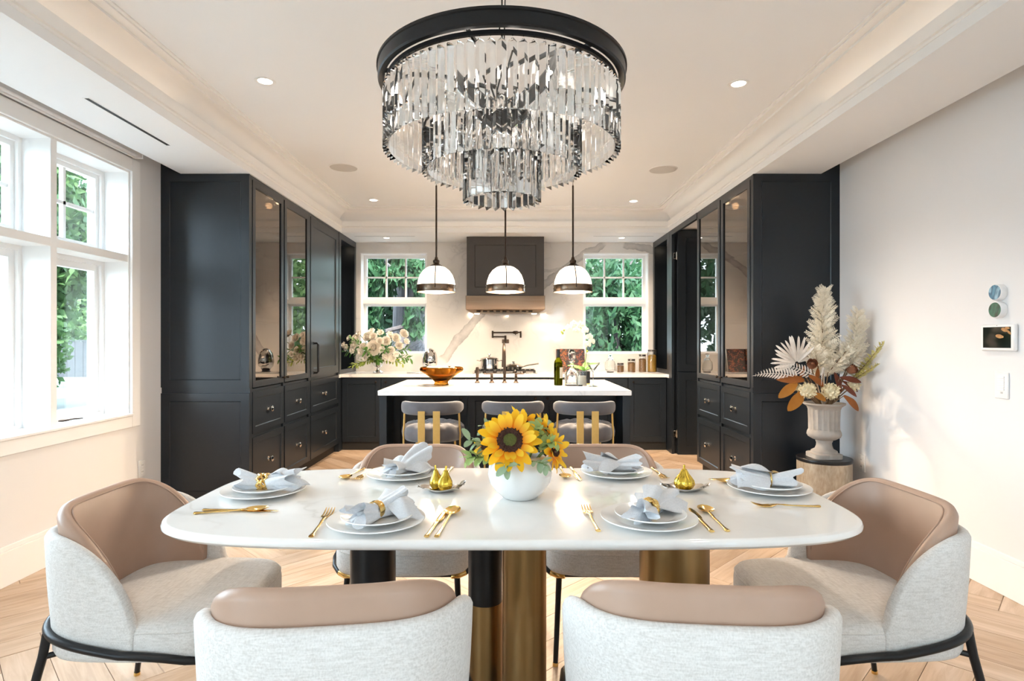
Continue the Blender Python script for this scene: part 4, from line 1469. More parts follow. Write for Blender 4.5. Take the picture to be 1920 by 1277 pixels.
def prism_me(L, w):
    mb = MB()
    h = w * 0.5
    tri = [(-h, -h * 0.45), (h, -h * 0.45), (0, h * 0.95)]
    top = [(x, y, 0) for x, y in tri]
    up = [(x * 0.6, y * 0.6, 0.006) for x, y in tri]
    bot = [(x, y, -L + 0.006 * (1 if y < 0 else -0.6)) for x, y in tri]
    mb.loft([up, top, bot])
    return mb.mesh('crystal', 'crystal', 10)


cme = prism_me(0.190, 0.0265)
hook_mb = MB().tube([(0, 0, 0.000), (0.004, 0, 0.006), (0, 0, 0.012), (-0.004, 0, 0.006)], 0.0012, 5, loop=True)
hook_mb.tube([(0, 0, 0.010), (0, -0.002, 0.018)], 0.0016, 5)
hook_me = hook_mb.mesh('hook', 'black')
for (r_, n_, zt) in ((0.386, 80, 2.128), (0.258, 54, 2.060), (0.121, 25, 1.966)):
    for k in range(n_):
        a = 2 * pi * k / n_ + 0.01
        X = Matrix.Translation((r_ * cos(a), r_ * sin(a), zt - 1.765)) @ Matrix.Rotation(a - pi / 2 + rng.uniform(-0.06, 0.06), 4, 'Z')
        c_ = P('crystal', cme, t, X)
        if r_ > 0.3:
            P('hook', hook_me, c_, Matrix.Translation((0, 0, 0.004)))
mb = MB()
z = 2.25
k = 0
while z < ZC - 0.03:
    pts = []
    for j in range(14):
        a = 2 * pi * j / 14
        if k % 2: pts.append((CX + 0.009 * cos(a), CY, z + 0.019 + 0.019 * sin(a)))
        else: pts.append((CX, CY + 0.009 * cos(a), z + 0.019 + 0.019 * sin(a)))
    mb.tube(pts, 0.0026, 6, loop=True)
    z += 0.031; k += 1
mb.tube([(CX + 0.006, CY + 0.004, 2.24), (CX + 0.011, CY + 0.006, 2.5), (CX + 0.004, CY + 0.004, ZC - 0.02)], 0.002, 6)
O('chain', mb, 'black', t)
O('canopy', MB().lathe([(0, ZC - 0.035), (0.03, ZC - 0.033), (0.062, ZC - 0.012), (0.065, ZC), (0, ZC)], 32, (CX, CY, 0)), 'black', t)

# ------------------------------------------------------------------ pendants over the island
PY = 5.35
for i, (x, lab) in enumerate(((-0.666, 'opal dome pendant lamp with bronze band, hanging over the amber bowl'), (-0.036, 'opal dome pendant lamp with bronze band, hanging before the range hood'), (0.580, 'opal dome pendant lamp with bronze band, hanging over the wine bottle'))):
    if i == 0:
        t = T('pendant_lamp', (x, PY, 1.745), lab, 'lamp', 'pendant lamps over the island')
        zb = 1.748
        sh = O('shade', MB().lathe([(0.168, zb + 0.02), (0.172, zb + 0.06), (0.166, zb + 0.105), (0.148, zb + 0.155), (0.118, zb + 0.198), (0.080, zb + 0.226), (0.045, zb + 0.238), (0.043, zb + 0.234), (0.078, zb + 0.222), (0.115, zb + 0.194), (0.144, zb + 0.152), (0.161, zb + 0.104), (0.167, zb + 0.06), (0.163, zb + 0.02)], 48, (x, PY, 0), loop=True), 'opal', t)
        mb = MB()
        mb.lathe([(0.170, zb), (0.180, zb + 0.002), (0.178, zb + 0.012), (0.176, zb + 0.052), (0.180, zb + 0.058), (0.180, zb + 0.064), (0.171, zb + 0.066), (0.170, zb + 0.05)], 64, (x, PY, 0), loop=True)
        bd = O('band', mb, 'hoodband', t)
        for k in range(16):
            a = 2 * pi * k / 16
            O('rivet', MB().sphere((x + 0.177 * cos(a), PY + 0.177 * sin(a), zb + 0.032), 0.005, 8, 5), 'brass', bd)
        for k in range(3):
            a = -pi / 2 + 2 * pi * k / 3 + (0.06)
            pts = [(x + r_ * cos(a), PY + r_ * sin(a), zb + z) for r_, z in ((0.182, 0.03), (0.178, 0.065), (0.171, 0.106), (0.153, 0.158), (0.122, 0.202), (0.083, 0.231), (0.046, 0.243))]
            O('strap', MB().tube(pts, 0.005, 6), 'bronze', t)
        O('cap', MB().lathe([(0.0, zb + 0.225), (0.056, zb + 0.232), (0.056, zb + 0.243), (0.036, zb + 0.252), (0.026, zb + 0.265), (0.030, zb + 0.275), (0.030, zb + 0.288), (0.018, zb + 0.298), (0.012, zb + 0.32), (0, zb + 0.32)], 28, (x, PY, 0)), 'bronze', t)
        O('rod', MB().tube([(x, PY, zb + 0.30), (x, PY, 2.72)], 0.0085, 10), 'bronze', t)
        mb = MB()
        for k in range(3):
            pts = [(x + (0.007 * cos(2 * pi * j / 12) if k % 2 else 0), PY + (0 if k % 2 else 0.007 * cos(2 * pi * j / 12)), 2.735 + 0.03 * k + 0.017 * sin(2 * pi * j / 12)) for j in range(12)]
            mb.tube(pts, 0.0024, 6, loop=True)
        mb.tube([(x, PY, 2.81), (x, PY, 2.84)], 0.004, 6)
        O('chain', mb, 'bronze', t)
        O('canopy', MB().lathe([(0, 2.835), (0.02, 2.838), (0.058, 2.857), (0.06, ZC), (0, ZC)], 28, (x, PY, 0)), 'bronze', t)
        O('bulb', MB().sphere((x, PY, zb + 0.10), 0.03, 14, 10), 'bulb', t)
        pen = t
    else:
        t = dup(pen, (x, PY, 1.745), 0, lab)
    ld = bpy.data.lights.new('pendant_glow', 'POINT'); ld.energy = 46; ld.color = (1, 0.77, 0.54); ld.shadow_soft_size = 0.06
    lo = bpy.data.objects.new('pendant_glow', ld); COL.objects.link(lo); lo.parent = t; lo.location = (0, 0, 0.055)

# ------------------------------------------------------------------ table settings
def plate_me(r, name):
    mb = MB().lathe([(0, 0.001), (r * 0.55, 0.0), (r * 0.60, 0.002), (r * 0.68, 0.006), (r * 0.97, 0.0145), (r, 0.0165), (r * 0.995, 0.0195), (r * 0.97, 0.0185), (r * 0.70, 0.0105), (r * 0.64, 0.0065), (r * 0.58, 0.005), (0, 0.005)], 72)
    return mb.mesh(name, 'china')


big_me, small_me = plate_me(0.143, 'dinner_plate'), plate_me(0.105, 'salad_plate')


def single(name, me, loc, rz, label, cat, group=None):
    o = bpy.data.objects.new(name, me)
    COL.objects.link(o)
    o.location = loc
    o.rotation_euler = (0, 0, rz)
    OFF[o] = Vector(loc)
    return tag(o, label, cat, group)


places = {
    'L': (-0.872, 2.085, 'at the table end nearest the tall window'),
    'NL': (-0.393, 1.735, 'in the near row on the window side'),
    'BL': (-0.425, 2.345, 'in the kitchen side row behind the pears'),
    'NR': (0.417, 1.755, 'in the near row on the urn side'),
    'BR': (0.432, 2.375, 'in the kitchen side row by the sunflowers'),
    'R': (0.940, 2.125, 'at the table end nearest the stone urn'),
}
for k, (x, y, wh) in places.items():
    single('dinner_plate', big_me, (x, y, TZ), 0, 'large white dinner plate ' + wh, 'plate', 'dinner plates on the table')
    single('salad_plate', small_me, (x + 0.004, y - 0.004, TZ + 0.0125), 0, 'smaller plate stacked on the dinner plate ' + wh, 'plate', 'salad plates on the table')


def fork_me():
    mb = MB()
    n = 10
    def shape(y):   # half width, z
        return None
    rings = []
    for y, w, z, th in ((0.0, 0.0065, 0.0035, 0.006), (0.006, 0.0070, 0.0035, 0.0068), (0.02, 0.0045, 0.0035, 0.005), (0.09, 0.0032, 0.0045, 0.004), (0.115, 0.0045, 0.006, 0.0048), (0.125, 0.003, 0.007, 0.0035), (0.140, 0.0045, 0.0075, 0.003), (0.152, 0.0115, 0.006, 0.002), (0.166, 0.0135, 0.0035, 0.0018)):
        rings.append([(w * cos(2 * pi * j / n), y, z + th * 0.5 * sin(2 * pi * j / n)) for j in range(n)])
    mb.loft(rings)
    for q in (-1.5, -0.5, 0.5, 1.5):
        x = q * 0.0072
        mb.tube([(x, 0.162, 0.0036), (x * 1.02, 0.185, 0.0028), (x * 1.04, 0.205, 0.006), (x * 1.04, 0.222, 0.011)], [0.0026, 0.0022, 0.0020, 0.0009], 6, flat=(0.7, 1))
    return mb.mesh('fork', 'gold', 60)


def spoon_me():
    mb = MB()
    n = 10
    rings = []
    for y, w, z, th in ((0.0, 0.0065, 0.0035, 0.006), (0.006, 0.0070, 0.0035, 0.0068), (0.02, 0.0045, 0.0035, 0.005), (0.10, 0.0032, 0.0045, 0.004), (0.125, 0.0045, 0.006, 0.0048), (0.140, 0.003, 0.0075, 0.0035), (0.155, 0.0045, 0.0085, 0.003)):
        rings.append([(w * cos(2 * pi * j / n), y, z + th * 0.5 * sin(2 * pi * j / n)) for j in range(n)])
    mb.loft(rings)
    # bowl
    up, lo = [], []
    for i in range(9):
        t_ = i / 8
        y = 0.150 + 0.068 * t_
        w = 0.0215 * sqrt(max(sin(pi * (0.06 + 0.94 * t_) * 0.98), 0.0)) if 0 < t_ < 1 else (0.006 if t_ == 0 else 0.002)
        dz = 0.0085 * sin(pi * t_)
        zr = 0.0085 + 0.001 * t_
        ru, rl = [], []
        for j in range(9):
            q = -1 + j / 4
            d_ = dz * (1 - q * q)
            ru.append((q * w, y, zr - d_ + 0.0012)); rl.append((q * w, y, zr - d_))
        up.append(ru); lo.append(rl)
    mb.loft([u + l[::-1] for u, l in zip(up, lo)])
    return mb.mesh('spoon', 'gold', 60)


def knife_me():
    mb = MB()
    n = 10
    rings = []
    for y, w, z, th in ((0.0, 0.0065, 0.0035, 0.006), (0.006, 0.0070, 0.0035, 0.0068), (0.02, 0.0050, 0.0035, 0.0055), (0.09, 0.0045, 0.0035, 0.005), (0.108, 0.0062, 0.0035, 0.0062), (0.116, 0.0040, 0.0035, 0.005), (0.122, 0.0075, 0.0033, 0.0026), (0.15, 0.0092, 0.003, 0.0022), (0.20, 0.0085, 0.003, 0.0018), (0.222, 0.0055, 0.003, 0.0015), (0.230, 0.0015, 0.003, 0.001)):
        rings.append([(w * cos(2 * pi * j / n) + (0.002 if y > 0.12 else 0), y, z + th * 0.5 * sin(2 * pi * j / n)) for j in range(n)])
    mb.loft(rings)
    return mb.mesh('knife', 'gold', 60)


FK, SP, KN = fork_me(), spoon_me(), knife_me()
# (mesh, handle end, tip end) on the table plane
cut = [
    ('fork', FK, (-0.545, 1.612), (-0.568, 1.87), 'fork lying beside the plate ' + places['NL'][2]),
    ('knife', KN, (-0.228, 1.612), (-0.203, 1.865), 'knife lying beside the plate ' + places['NL'][2]),
    ('spoon', SP, (-0.200, 1.612), (-0.173, 1.90), 'spoon lying beside the plate ' + places['NL'][2]),
    ('fork', FK, (0.252, 1.66), (0.246, 1.905), 'fork lying beside the plate ' + places['NR'][2]),
    ('knife', KN, (0.572, 1.655), (0.578, 1.885), 'knife lying beside the plate ' + places['NR'][2]),
    ('spoon', SP, (0.618, 1.66), (0.624, 1.91), 'spoon lying beside the plate ' + places['NR'][2]),
    ('knife', KN, (-0.975, 1.868), (-0.735, 1.862), 'knife lying before the plate ' + places['L'][2]),
    ('spoon', SP, (-0.985, 1.832), (-0.760, 1.875), 'spoon lying before the plate ' + places['L'][2]),
    ('fork', FK, (1.010, 1.908), (0.790, 1.920), 'fork lying before the plate ' + places['R'][2]),
    ('knife', KN, (1.01, 2.30), (0.780, 2.285), 'knife lying behind the plate ' + places['R'][2]),
    ('spoon', SP, (1.01, 2.268), (0.785, 2.235), 'spoon lying behind the plate ' + places['R'][2]),
    ('spoon', SP, (-0.615, 2.475), (-0.650, 2.265), 'spoon lying beside the plate ' + places['BL'][2]),
    ('fork', FK, (-0.570, 2.470), (-0.598, 2.25), 'fork lying beside the plate ' + places['BL'][2]),
    ('knife', KN, (-0.245, 2.50), (-0.262, 2.27), 'knife lying beside the plate ' + places['BL'][2]),
    ('spoon', SP, (0.218, 2.500), (0.222, 2.28), 'spoon lying beside the plate ' + places['BR'][2]),
    ('knife', KN, (0.262, 2.500), (0.277, 2.27), 'knife lying beside the plate ' + places['BR'][2]),
    ('fork', FK, (0.606, 2.490), (0.610, 2.27), 'fork lying beside the plate ' + places['BR'][2]),
]
for nm, me, a, b, lab in cut:
    rz = math.atan2(b[1] - a[1], b[0] - a[0]) - pi / 2
    o = single(nm, me, (a[0], a[1], TZ), rz, 'gold ' + lab, nm, 'gold cutlery')
    L = sqrt((b[0] - a[0]) ** 2 + (b[1] - a[1]) ** 2)
    o.scale = (1.15, L / 0.226, 1.1)


def napkin_me(seed, L0=-0.085, L1=0.115, pinch=0.021, wa=0.040, wb=0.062, ha=0.030, hb=0.036, nf=4):
    r = random.Random(seed)
    ph = [r.uniform(0, 6.28) for _ in range(6)]
    mb = MB()
    N, Mm = 22, 40
    rings = []
    def ring(x, f, push=0.0, scale=1.0):
        t_ = abs(x) / (L1 if x > 0 else -L0)
        w = pinch + ((wb if x > 0 else wa) - pinch) * t_ ** 0.75
        h = pinch * 0.9 + ((hb if x > 0 else ha) - pinch * 0.9) * t_ ** 0.7
        out = []
        for j in range(Mm):
            a = 2 * pi * j / Mm
            k = 1 + (0.12 + 0.30 * t_) * (0.6 * sin(nf * a + ph[0] + 5 * x) + 0.45 * sin((nf + 3) * a + ph[1] - 8 * x))
            edge = 0.016 * t_ * sin(2 * a + ph[2]) + 0.012 * t_ * sin(5 * a + ph[3])
            y = w * k * cos(a) * scale + 0.010 * sin(x * 22 + ph[4]) * t_
            z = h * (0.98 + k * sin(a) * scale)
            out.append((x + edge * (1 if x > 0 else -1) - push * (1 if x > 0 else -1), y, max(z, 0.001)))
        return out
    xs = [L0 + (L1 - L0) * i / N for i in range(N + 1)]
    rings.append(ring(L0, 0, 0.03, 0.25)); rings.append(ring(L0, 0, 0.012, 0.72)); rings.append(ring(L0, 0, 0.002, 0.93))
    rings += [ring(x, 0) for x in xs]
    rings.append(ring(L1, 0, 0.002, 0.94)); rings.append(ring(L1, 0, 0.014, 0.72)); rings.append(ring(L1, 0, 0.04, 0.25))
    mb.loft(rings)
    return mb


def flap_mb(mb, pts, bulge=0.02, th=0.0022, n=9, wave=0.006, seed=1):
    # a draped corner of cloth between four corner points
    r = random.Random(seed)
    a, b, c, d = [Vector(p) for p in pts]
    p1, p2 = r.uniform(0, 6), r.uniform(0, 6)
    for side in (0, 1):
        vs, fs = [], []
        for i in range(n + 1):
            u = i / n
            for j in range(n + 1):
                v = j / n
                p = a.lerp(b, u).lerp(d.lerp(c, u), v)
                z = bulge * sin(pi * u) * sin(pi * v) + wave * sin(7 * u + p1) * v + wave * sin(6 * v + p2) * u
                vs.append((p.x, p.y, p.z + z + th * side))
        for i in range(n):
            for j in range(n):
                q = i * (n + 1) + j
                fs.append((q, q + 1, q + n + 2, q + n + 1))
        mb.add(vs, fs)
    return mb


NZ = TZ + 0.0175
nap = {   # angle of the long axis, seed, flap corners
    'L': (R(6), 11, [(0.0, -0.02, 0.03), (0.10, -0.065, 0.006), (0.165, -0.01, 0.012), (0.06, 0.03, 0.045)]),
    'NL': (R(62), 23, [(0.02, -0.02, 0.035), (0.10, -0.02, 0.055), (0.07, -0.125, 0.006), (0.01, -0.085, 0.004)]),
    'BL': (R(58), 35, [(-0.02, -0.01, 0.02), (0.03, -0.10, 0.004), (0.12, -0.07, 0.006), (0.06, 0.0, 0.03)]),
    'NR': (R(68), 47, [(0.0, -0.01, 0.03), (0.03, -0.10, 0.004), (0.13, -0.10, 0.010), (0.125, 0.02, 0.05)]),
    'BR': (R(170), 59, [(-0.02, 0.02, 0.03), (0.04, 0.09, 0.004), (0.12, 0.055, 0.006), (0.06, -0.02, 0.05)]),
    'R': (R(172), 61, [(-0.01, -0.01, 0.045), (0.02, 0.075, 0.006), (0.125, 0.062, 0.006), (0.11, -0.035, 0.055)]),
}
ring_of = {'L': 'braid', 'NL': 'plain', 'NR': 'braid', 'R': 'leaf'}
for k, (ang, seed, fl) in nap.items():
    x, y, wh = places[k]
    mb = napkin_me(seed, wb=0.055 if k != 'BR' else 0.066, hb=0.034 if k != 'BL' else 0.05)
    flap_mb(mb, fl, seed=seed)
    if k in ('BR', 'BL', 'R', 'L'):
        flap_mb(mb, [(fl[0][0], -fl[0][1], fl[0][2] + 0.005), (fl[1][0] - 0.04, -fl[1][1] * 0.9, 0.01), (fl[2][0] - 0.05, -fl[2][1] * 0.6, 0.03), (fl[3][0], -fl[3][1], fl[3][2] + 0.02)], 0.03, seed=seed + 1)
    o = single('napkin', mb.mesh('napkin', 'napkin', 70, True), (x + 0.0, y - 0.005, NZ), ang, 'linen napkin %s on the plate ' % ('in gold ring' if k in ring_of else 'loosely folded') + wh, 'napkin', 'linen napkins')
    if k in ring_of:
        mb = MB()
        style = ring_of[k]
        n = 40
        if style == 'braid':
            for q in range(3):
                mb.tube([(-0.012 + 0.012 * q + 0.004 * sin(2 * pi * j / n * 7 + q * 2.1), 0.0255 * cos(2 * pi * j / n), 0.0235 + 0.0255 * sin(2 * pi * j / n)) for j in range(n * 2)][::1][:n], 0.0058, 6, loop=True)
        elif style == 'plain':
            mb.lathe([(0.0235, -0.010), (0.0265, -0.011), (0.028, 0.0), (0.0265, 0.011), (0.0235, 0.010)], 40, X=Matrix.Translation((0, 0, 0.025)) @ Matrix.Rotation(R(90), 4, 'Y'), loop=True)
        else:
            mb.tube([(0, 0.0255 * cos(2 * pi * j / n), 0.0235 + 0.0255 * sin(2 * pi * j / n)) for j in range(n)], 0.003, 6, loop=True)
            for q in range(3):
                a = 1.2 + q * 0.75
                X = aim((0.0, 0.0255 * cos(a), 0.0235 + 0.0265 * sin(a)), (1 if q % 2 else -1, -sin(a) * 0.5, cos(a) * 0.5), 0, (0, cos(a), sin(a)))
                mb.leaf(0.045, 0.019, X, 6, 0.2, 0.25)
        single('napkin_ring', mb.mesh('napkin_ring', 'gold', 60), (x, y - 0.005, NZ + 0.0005), ang, {'braid': 'braided gold napkin ring', 'plain': 'smooth gold napkin ring', 'leaf': 'leaf shaped gold napkin ring'}[style] + ' around the napkin ' + wh, 'napkin ring', 'gold napkin rings')


# gold fruit on silver leaf dishes
def leaf_dish(x, y, label, ang):
    t = T('leaf_dish', (x, y, TZ), label, 'dish', 'silver leaf dishes')
    mb = MB()
    rings = []
    n = 48
    for f, z in ((0.0, 0.004), (0.3, 0.003), (0.6, 0.005), (0.85, 0.011), (1.0, 0.017)):
        ring = []
        for j in range(n):
            a = 2 * pi * j / n
            rr = 0.058 * f * (1 + 0.14 * abs(sin(2.5 * a + 0.4)) * f + 0.03 * sin(9 * a))
            ring.append((x + rr * 1.15 * cos(a), y + rr * 0.85 * sin(a), TZ + z + 0.003 * f * sin(5 * a)))
        rings.append(ring)
    inner = [[(px, py, pz - 0.0025) for px, py, pz in r_] for r_ in rings]
    mb.loft(inner + rings[::-1], cap=False)
    O('dish', mb, 'silver', t, sharp=60)
    for s_ in (-1, 1):
        mb = MB()
        px, py = x + s_ * 0.066 * cos(ang), y + 0.066 * sin(ang) * s_
        for q in range(3):
            X = aim((px, py, TZ + 0.014), (s_ * cos(ang + (q - 1) * 0.6), s_ * sin(ang) + 0.4 * (q - 1), 0.35), 0.3 * q)
            mb.leaf(0.030, 0.015, X, 5, 0.2, -0.3)
        mb.tube([(px - s_ * 0.01, py, TZ + 0.012), (px, py, TZ + 0.018), (px + s_ * 0.018, py - 0.01, TZ + 0.022)], 0.003, 6)
        O('leaf_handle', mb, 'silver', t)
    return t


def pear(x, y, z0, r, h, label, ribs=0, tilt=0.0, name='gold_pear', grp='gold pears'):
    t = T(name, (x, y, z0), label, 'ornament', grp)
    def fl(rr, z, a):
        return rr * (1 - (0.10 * abs(cos(ribs * a / 2)) ** 3 if ribs else 0.02 * cos(9 * a)))
    pr = [(0, 0.0), (r * 0.5, 0.001), (r * 0.82, h * 0.10), (r, h * 0.28), (r * 0.93, h * 0.45), (r * 0.68, h * 0.62), (r * 0.44, h * 0.76), (r * 0.33, h * 0.87), (r * 0.22, h * 0.95), (0, h * 0.97)]
    X = Matrix.Rotation(tilt, 4, 'Y')
    mb = MB(); mb.lathe(pr, 48, (0, 0, 0), X, flute=fl)
    mb.v = [(p[0] + x, p[1] + y, p[2] + z0) for p in mb.v]
    b_ = O('body', mb, 'goldleaf', t, sharp=70)
    tp = X @ Vector((0, 0, h * 0.95))
    O('stem', MB().tube([(x + tp.x, y + tp.y, z0 + tp.z), (x + tp.x + tilt * 0.02, y + tp.y, z0 + tp.z + h * 0.2)], [0.004, 0.0035], 8), 'goldleaf', t)


leaf_dish(-0.245, 2.115, 'small silver leaf dish under the paired gold pears', 0.3)
pear(-0.262, 2.13, TZ + 0.004, 0.026, 0.075, 'foiled gold pear at the back of the leaf dish before the kitchen side plate', 0, -0.08)
pear(-0.232, 2.103, TZ + 0.004, 0.028, 0.078, 'foiled gold pear at the front of the leaf dish before the kitchen side plate', 0, 0.06)
leaf_dish(0.632, 2.125, 'small silver leaf dish under the ribbed gold gourd', -0.2)
pear(0.632, 2.12, TZ + 0.004, 0.038, 0.078, 'ribbed gold gourd ornament on a leaf dish near the urn end plate', 9, 0.0, 'gold_gourd', 'gold gourds')

# ------------------------------------------------------------------ sunflower bowl
VX, VY = 0.037, 2.035
O('flower_bowl', MB().lathe([(0, 0.0), (0.055, 0.0), (0.062, 0.004), (0.088, 0.028), (0.105, 0.055), (0.1115, 0.085), (0.107, 0.112), (0.094, 0.135), (0.082, 0.146), (0.078, 0.147), (0.080, 0.140), (0.092, 0.128), (0.100, 0.10), (0.10, 0.06), (0.05, 0.01), (0, 0.01)], 64, (VX, VY, TZ)), 'vase', label='round glossy white ceramic bowl of sunflowers in the middle of the dining table', cat='vase', sharp=60)


def petal_me(L, W, mt, curl=0.1):
    mb = MB().leaf(L, W, None, 7, 0.22, curl, 0.55, 0.10, 0.012)
    return mb.mesh('petal', mt, 0)


pm1 = petal_me(0.078, 0.034, 'petal', 0.10)
pm2 = petal_me(0.070, 0.030, 'petal2', -0.12)
pm3 = petal_me(0.060, 0.028, 'petal2', 0.35)


def sunflower(pos, face, r_core, label, n1=17, n2=15, scale=1.0, seed=1):
    r = random.Random(seed)
    t = T('sunflower', pos, label, 'flower', 'sunflowers in the bowl')
    B = aim((0, 0, 0), Vector((1, 0, 0)) - Vector(face).normalized() * Vector(face).normalized().x if abs(Vector(face).normalized().x) < 0.95 else (0, 0, 1), 0, face)
    # in B: local z is the facing direction
    mb = MB().lathe([(0, -0.02), (r_core * 0.6, -0.018), (r_core * 1.0, -0.006), (r_core, 0.006), (r_core * 0.82, 0.012), (r_core * 0.6, 0.008), (0, 0.006)], 36, X=B)
    for q in range(150):
        a = q * 2.39996; rr = r_core * (0.52 + 0.5 * (q % 50) / 50)
        mb.sphere((rr * cos(a), rr * sin(a), 0.010 + 0.003 * sin(q)), 0.0028, 5, 4, X=B)
    me = mb.mesh('seed_ring', 'seed', 60)
    P('seed_ring', me, t)
    P('heart', MB().lathe([(0, 0.0125), (r_core * 0.35, 0.012), (r_core * 0.52, 0.0095), (r_core * 0.52, 0.004)], 24, X=B).mesh('heart', 'seedc'), t)
    for ringi, (n, me_, rise, rad) in enumerate(((n1, pm1, 0.12, 0.85), (n2, pm2, 0.50, 0.80))):
        for q in range(n):
            a = 2 * pi * (q + 0.5 * ringi) / n + r.uniform(-0.08, 0.08)
            d = Vector((cos(a), sin(a), rise + r.uniform(-0.2, 0.2)))
            X = B @ aim((r_core * rad * cos(a), r_core * rad * sin(a), 0.002 * ringi), d, r.uniform(-0.35, 0.35)) @ Matrix.Scale(scale * r.uniform(0.85, 1.08), 4)
            P('petal', me_, t, X)
    bk = Vector(face).normalized()
    tgt = Vector((VX, VY, TZ + 0.06)) - Vector(pos)
    P('stem', MB().tube([-bk * 0.01, -bk * 0.045 + Vector((0, 0, -0.01)), tgt], [0.006, 0.005, 0.004], 7).mesh('stem', 'stem'), t)
    return t


sunflower((0.002, 1.935, 0.972), (0.02, -0.86, 0.50), 0.043, 'large open sunflower with dark heart at the front of the white bowl', scale=0.92, seed=3)
sunflower((0.055, 2.07, 1.015), (0.35, 0.25, 0.95), 0.026, 'sunflower facing up behind the large one in the white bowl', 13, 10, 0.78, 5)
sunflower((0.128, 2.02, 0.985), (0.85, -0.1, 0.55), 0.024, 'half hidden sunflower leaning over the urn side of the white bowl, upper one', 12, 9, 0.75, 6)
sunflower((0.148, 1.965, 0.935), (0.85, -0.45, 0.10), 0.02, 'drooping sunflower hanging over the rim on the urn side of the white bowl', 12, 8, 0.78, 8)
sunflower((-0.075, 2.00, 0.945), (-0.75, -0.35, 0.45), 0.02, 'small yellow sunflower bent over the window side of the white bowl', 11, 7, 0.66, 9)

lm_sage = MB().leaf(0.055, 0.030, None, 6, 0.18, 0.25, 0.5, 0.12).mesh('leaf', 'sage', 0)
lm_lime = MB().leaf(0.036, 0.024, None, 5, 0.25, 0.30, 0.6, 0.15).mesh('leaf', 'lime', 0)
lm_green = MB().leaf(0.055, 0.022, None, 5, 0.18, 0.25, 0.6, 0.10).mesh('leaf', 'leafg', 0)
lm_yel = MB().leaf(0.045, 0.018, None, 5, 0.18, 0.25, 0.6, 0.10).mesh('leaf', 'leafy', 0)


def sprig(pos, d, L, n, me, label, group, seed=0, name='leaf_sprig', stem='stem', bend=(0, 0, -0.2), scale=1.0, cat='foliage', spread=1.0):
    r = random.Random(seed * 7 + 1)
    t = T(name, pos, label, cat, group)
    d = Vector(d).normalized()
    pts = []
    for i in range(7):
        u = i / 6
        pts.append(d * (L * u) + Vector(bend) * (L * u * u))
    P('stem', MB().tube(pts, [0.0024 * scale + 0.0008] * 6 + [0.0008], 6).mesh('stem', stem), t)
    for q in range(n):
        u = 0.18 + 0.82 * (q + 0.5) / n
        i = min(int(u * 6), 5)
        p = pts[i].lerp(pts[i + 1], u * 6 - i)
        tq = (pts[i + 1] - pts[i]).normalized()
        a = q * 2.4 + r.uniform(-0.4, 0.4)
        e1 = tq.orthogonal().normalized(); e2 = tq.cross(e1)
        o_ = e1 * cos(a) + e2 * sin(a)
        X = aim(p, tq * 0.7 + o_ * spread, r.uniform(-0.5, 0.5), (0, -0.3, 1)) @ Matrix.Scale(scale * r.uniform(0.75, 1.15), 4)
        P('leaf', me, t, X)
    return t


bowl_g = 'leaf sprigs in the sunflower bowl'
for i, (p, d, L, n, me, sc, lab) in enumerate((
    ((-0.05, 1.99, 0.90), (-0.95, -0.25, 0.28), 0.10, 12, lm_lime, 1.25, 'pale green sprig spilling low on the window side of the sunflower bowl'),
    ((-0.055, 2.01, 0.93), (-0.85, -0.15, 0.55), 0.10, 10, lm_sage, 0.85, 'sage sprig reaching out on the window side of the sunflower bowl'),
    ((-0.03, 2.03, 0.96), (-0.65, 0.0, 0.75), 0.085, 8, lm_sage, 0.8, 'upright grey green sprig behind the large sunflower, window side'),
    ((0.08, 2.0, 0.95), (0.25, -0.25, 0.9), 0.085, 13, lm_lime, 1.1, 'pale hop like sprig standing beside the large sunflower, urn side'),
    ((0.095, 1.97, 0.93), (0.55, -0.4, 0.6), 0.085, 13, lm_lime, 1.05, 'pale hop like sprig between the two sunflowers on the urn side'),
    ((0.07, 1.93, 0.905), (0.5, -0.55, 0.12), 0.075, 9, lm_sage, 0.7, 'sage sprig lying along the front rim of the sunflower bowl'),
    ((0.0, 1.93, 0.90), (-0.1, -0.8, 0.1), 0.05, 6, lm_sage, 0.85, 'broad sage leaves tucked under the large sunflower'),
    ((0.09, 2.06, 0.95), (0.6, 0.5, 0.5), 0.08, 9, lm_sage, 0.9, 'sage sprig at the back of the sunflower bowl'),
)):
    sprig(p, d, L, n, me, lab, bowl_g, i + 3, scale=sc)

# ------------------------------------------------------------------ things on the island
IZ = 0.91
bx, by = -0.605, 5.22
O('fruit_bowl', MB().lathe([(0, 0.0), (0.062, 0.0), (0.066, 0.006), (0.060, 0.022), (0.062, 0.034), (0.095, 0.065), (0.150, 0.105), (0.188, 0.128), (0.194, 0.142), (0.188, 0.158), (0.176, 0.163), (0.170, 0.157), (0.178, 0.142), (0.172, 0.132), (0.130, 0.104), (0.075, 0.070), (0.04, 0.052), (0, 0.050)], 64, (bx, by, IZ), flute=lambda r, z, a: r * (1 + 0.014 * sin(3 * a + 1) * (z > 0.06))), 'amber', label='wide amber art glass bowl on a small foot on the island', cat='bowl', sharp=70)
for i, (dx, dy, r_) in enumerate(((-0.10, 0.0, 0.042), (-0.03, 0.03, 0.046), (0.035, -0.02, 0.044), (0.09, 0.03, 0.036), (-0.07, 0.07, 0.036))):
    mb = MB()
    mb.sphere((bx + dx, by + dy, IZ + 0.135), r_, 18, 12, (1.0, 1.0, 0.9))
    mb.v = [(p[0] + 0.003 * sin(40 * p[2] + 30 * p[0]), p[1], p[2] + 0.003 * sin(50 * p[0])) for p in mb.v]
    O('shell', mb, 'creamfl', label='pale shell like ball in the amber bowl, ' + ('outermost towards the bouquet', 'just before the middle', 'in the middle at the front', 'outermost towards the faucet', 'at the back towards the bouquet')[i], cat='ornament', group='pale balls in the amber bowl', sharp=70)

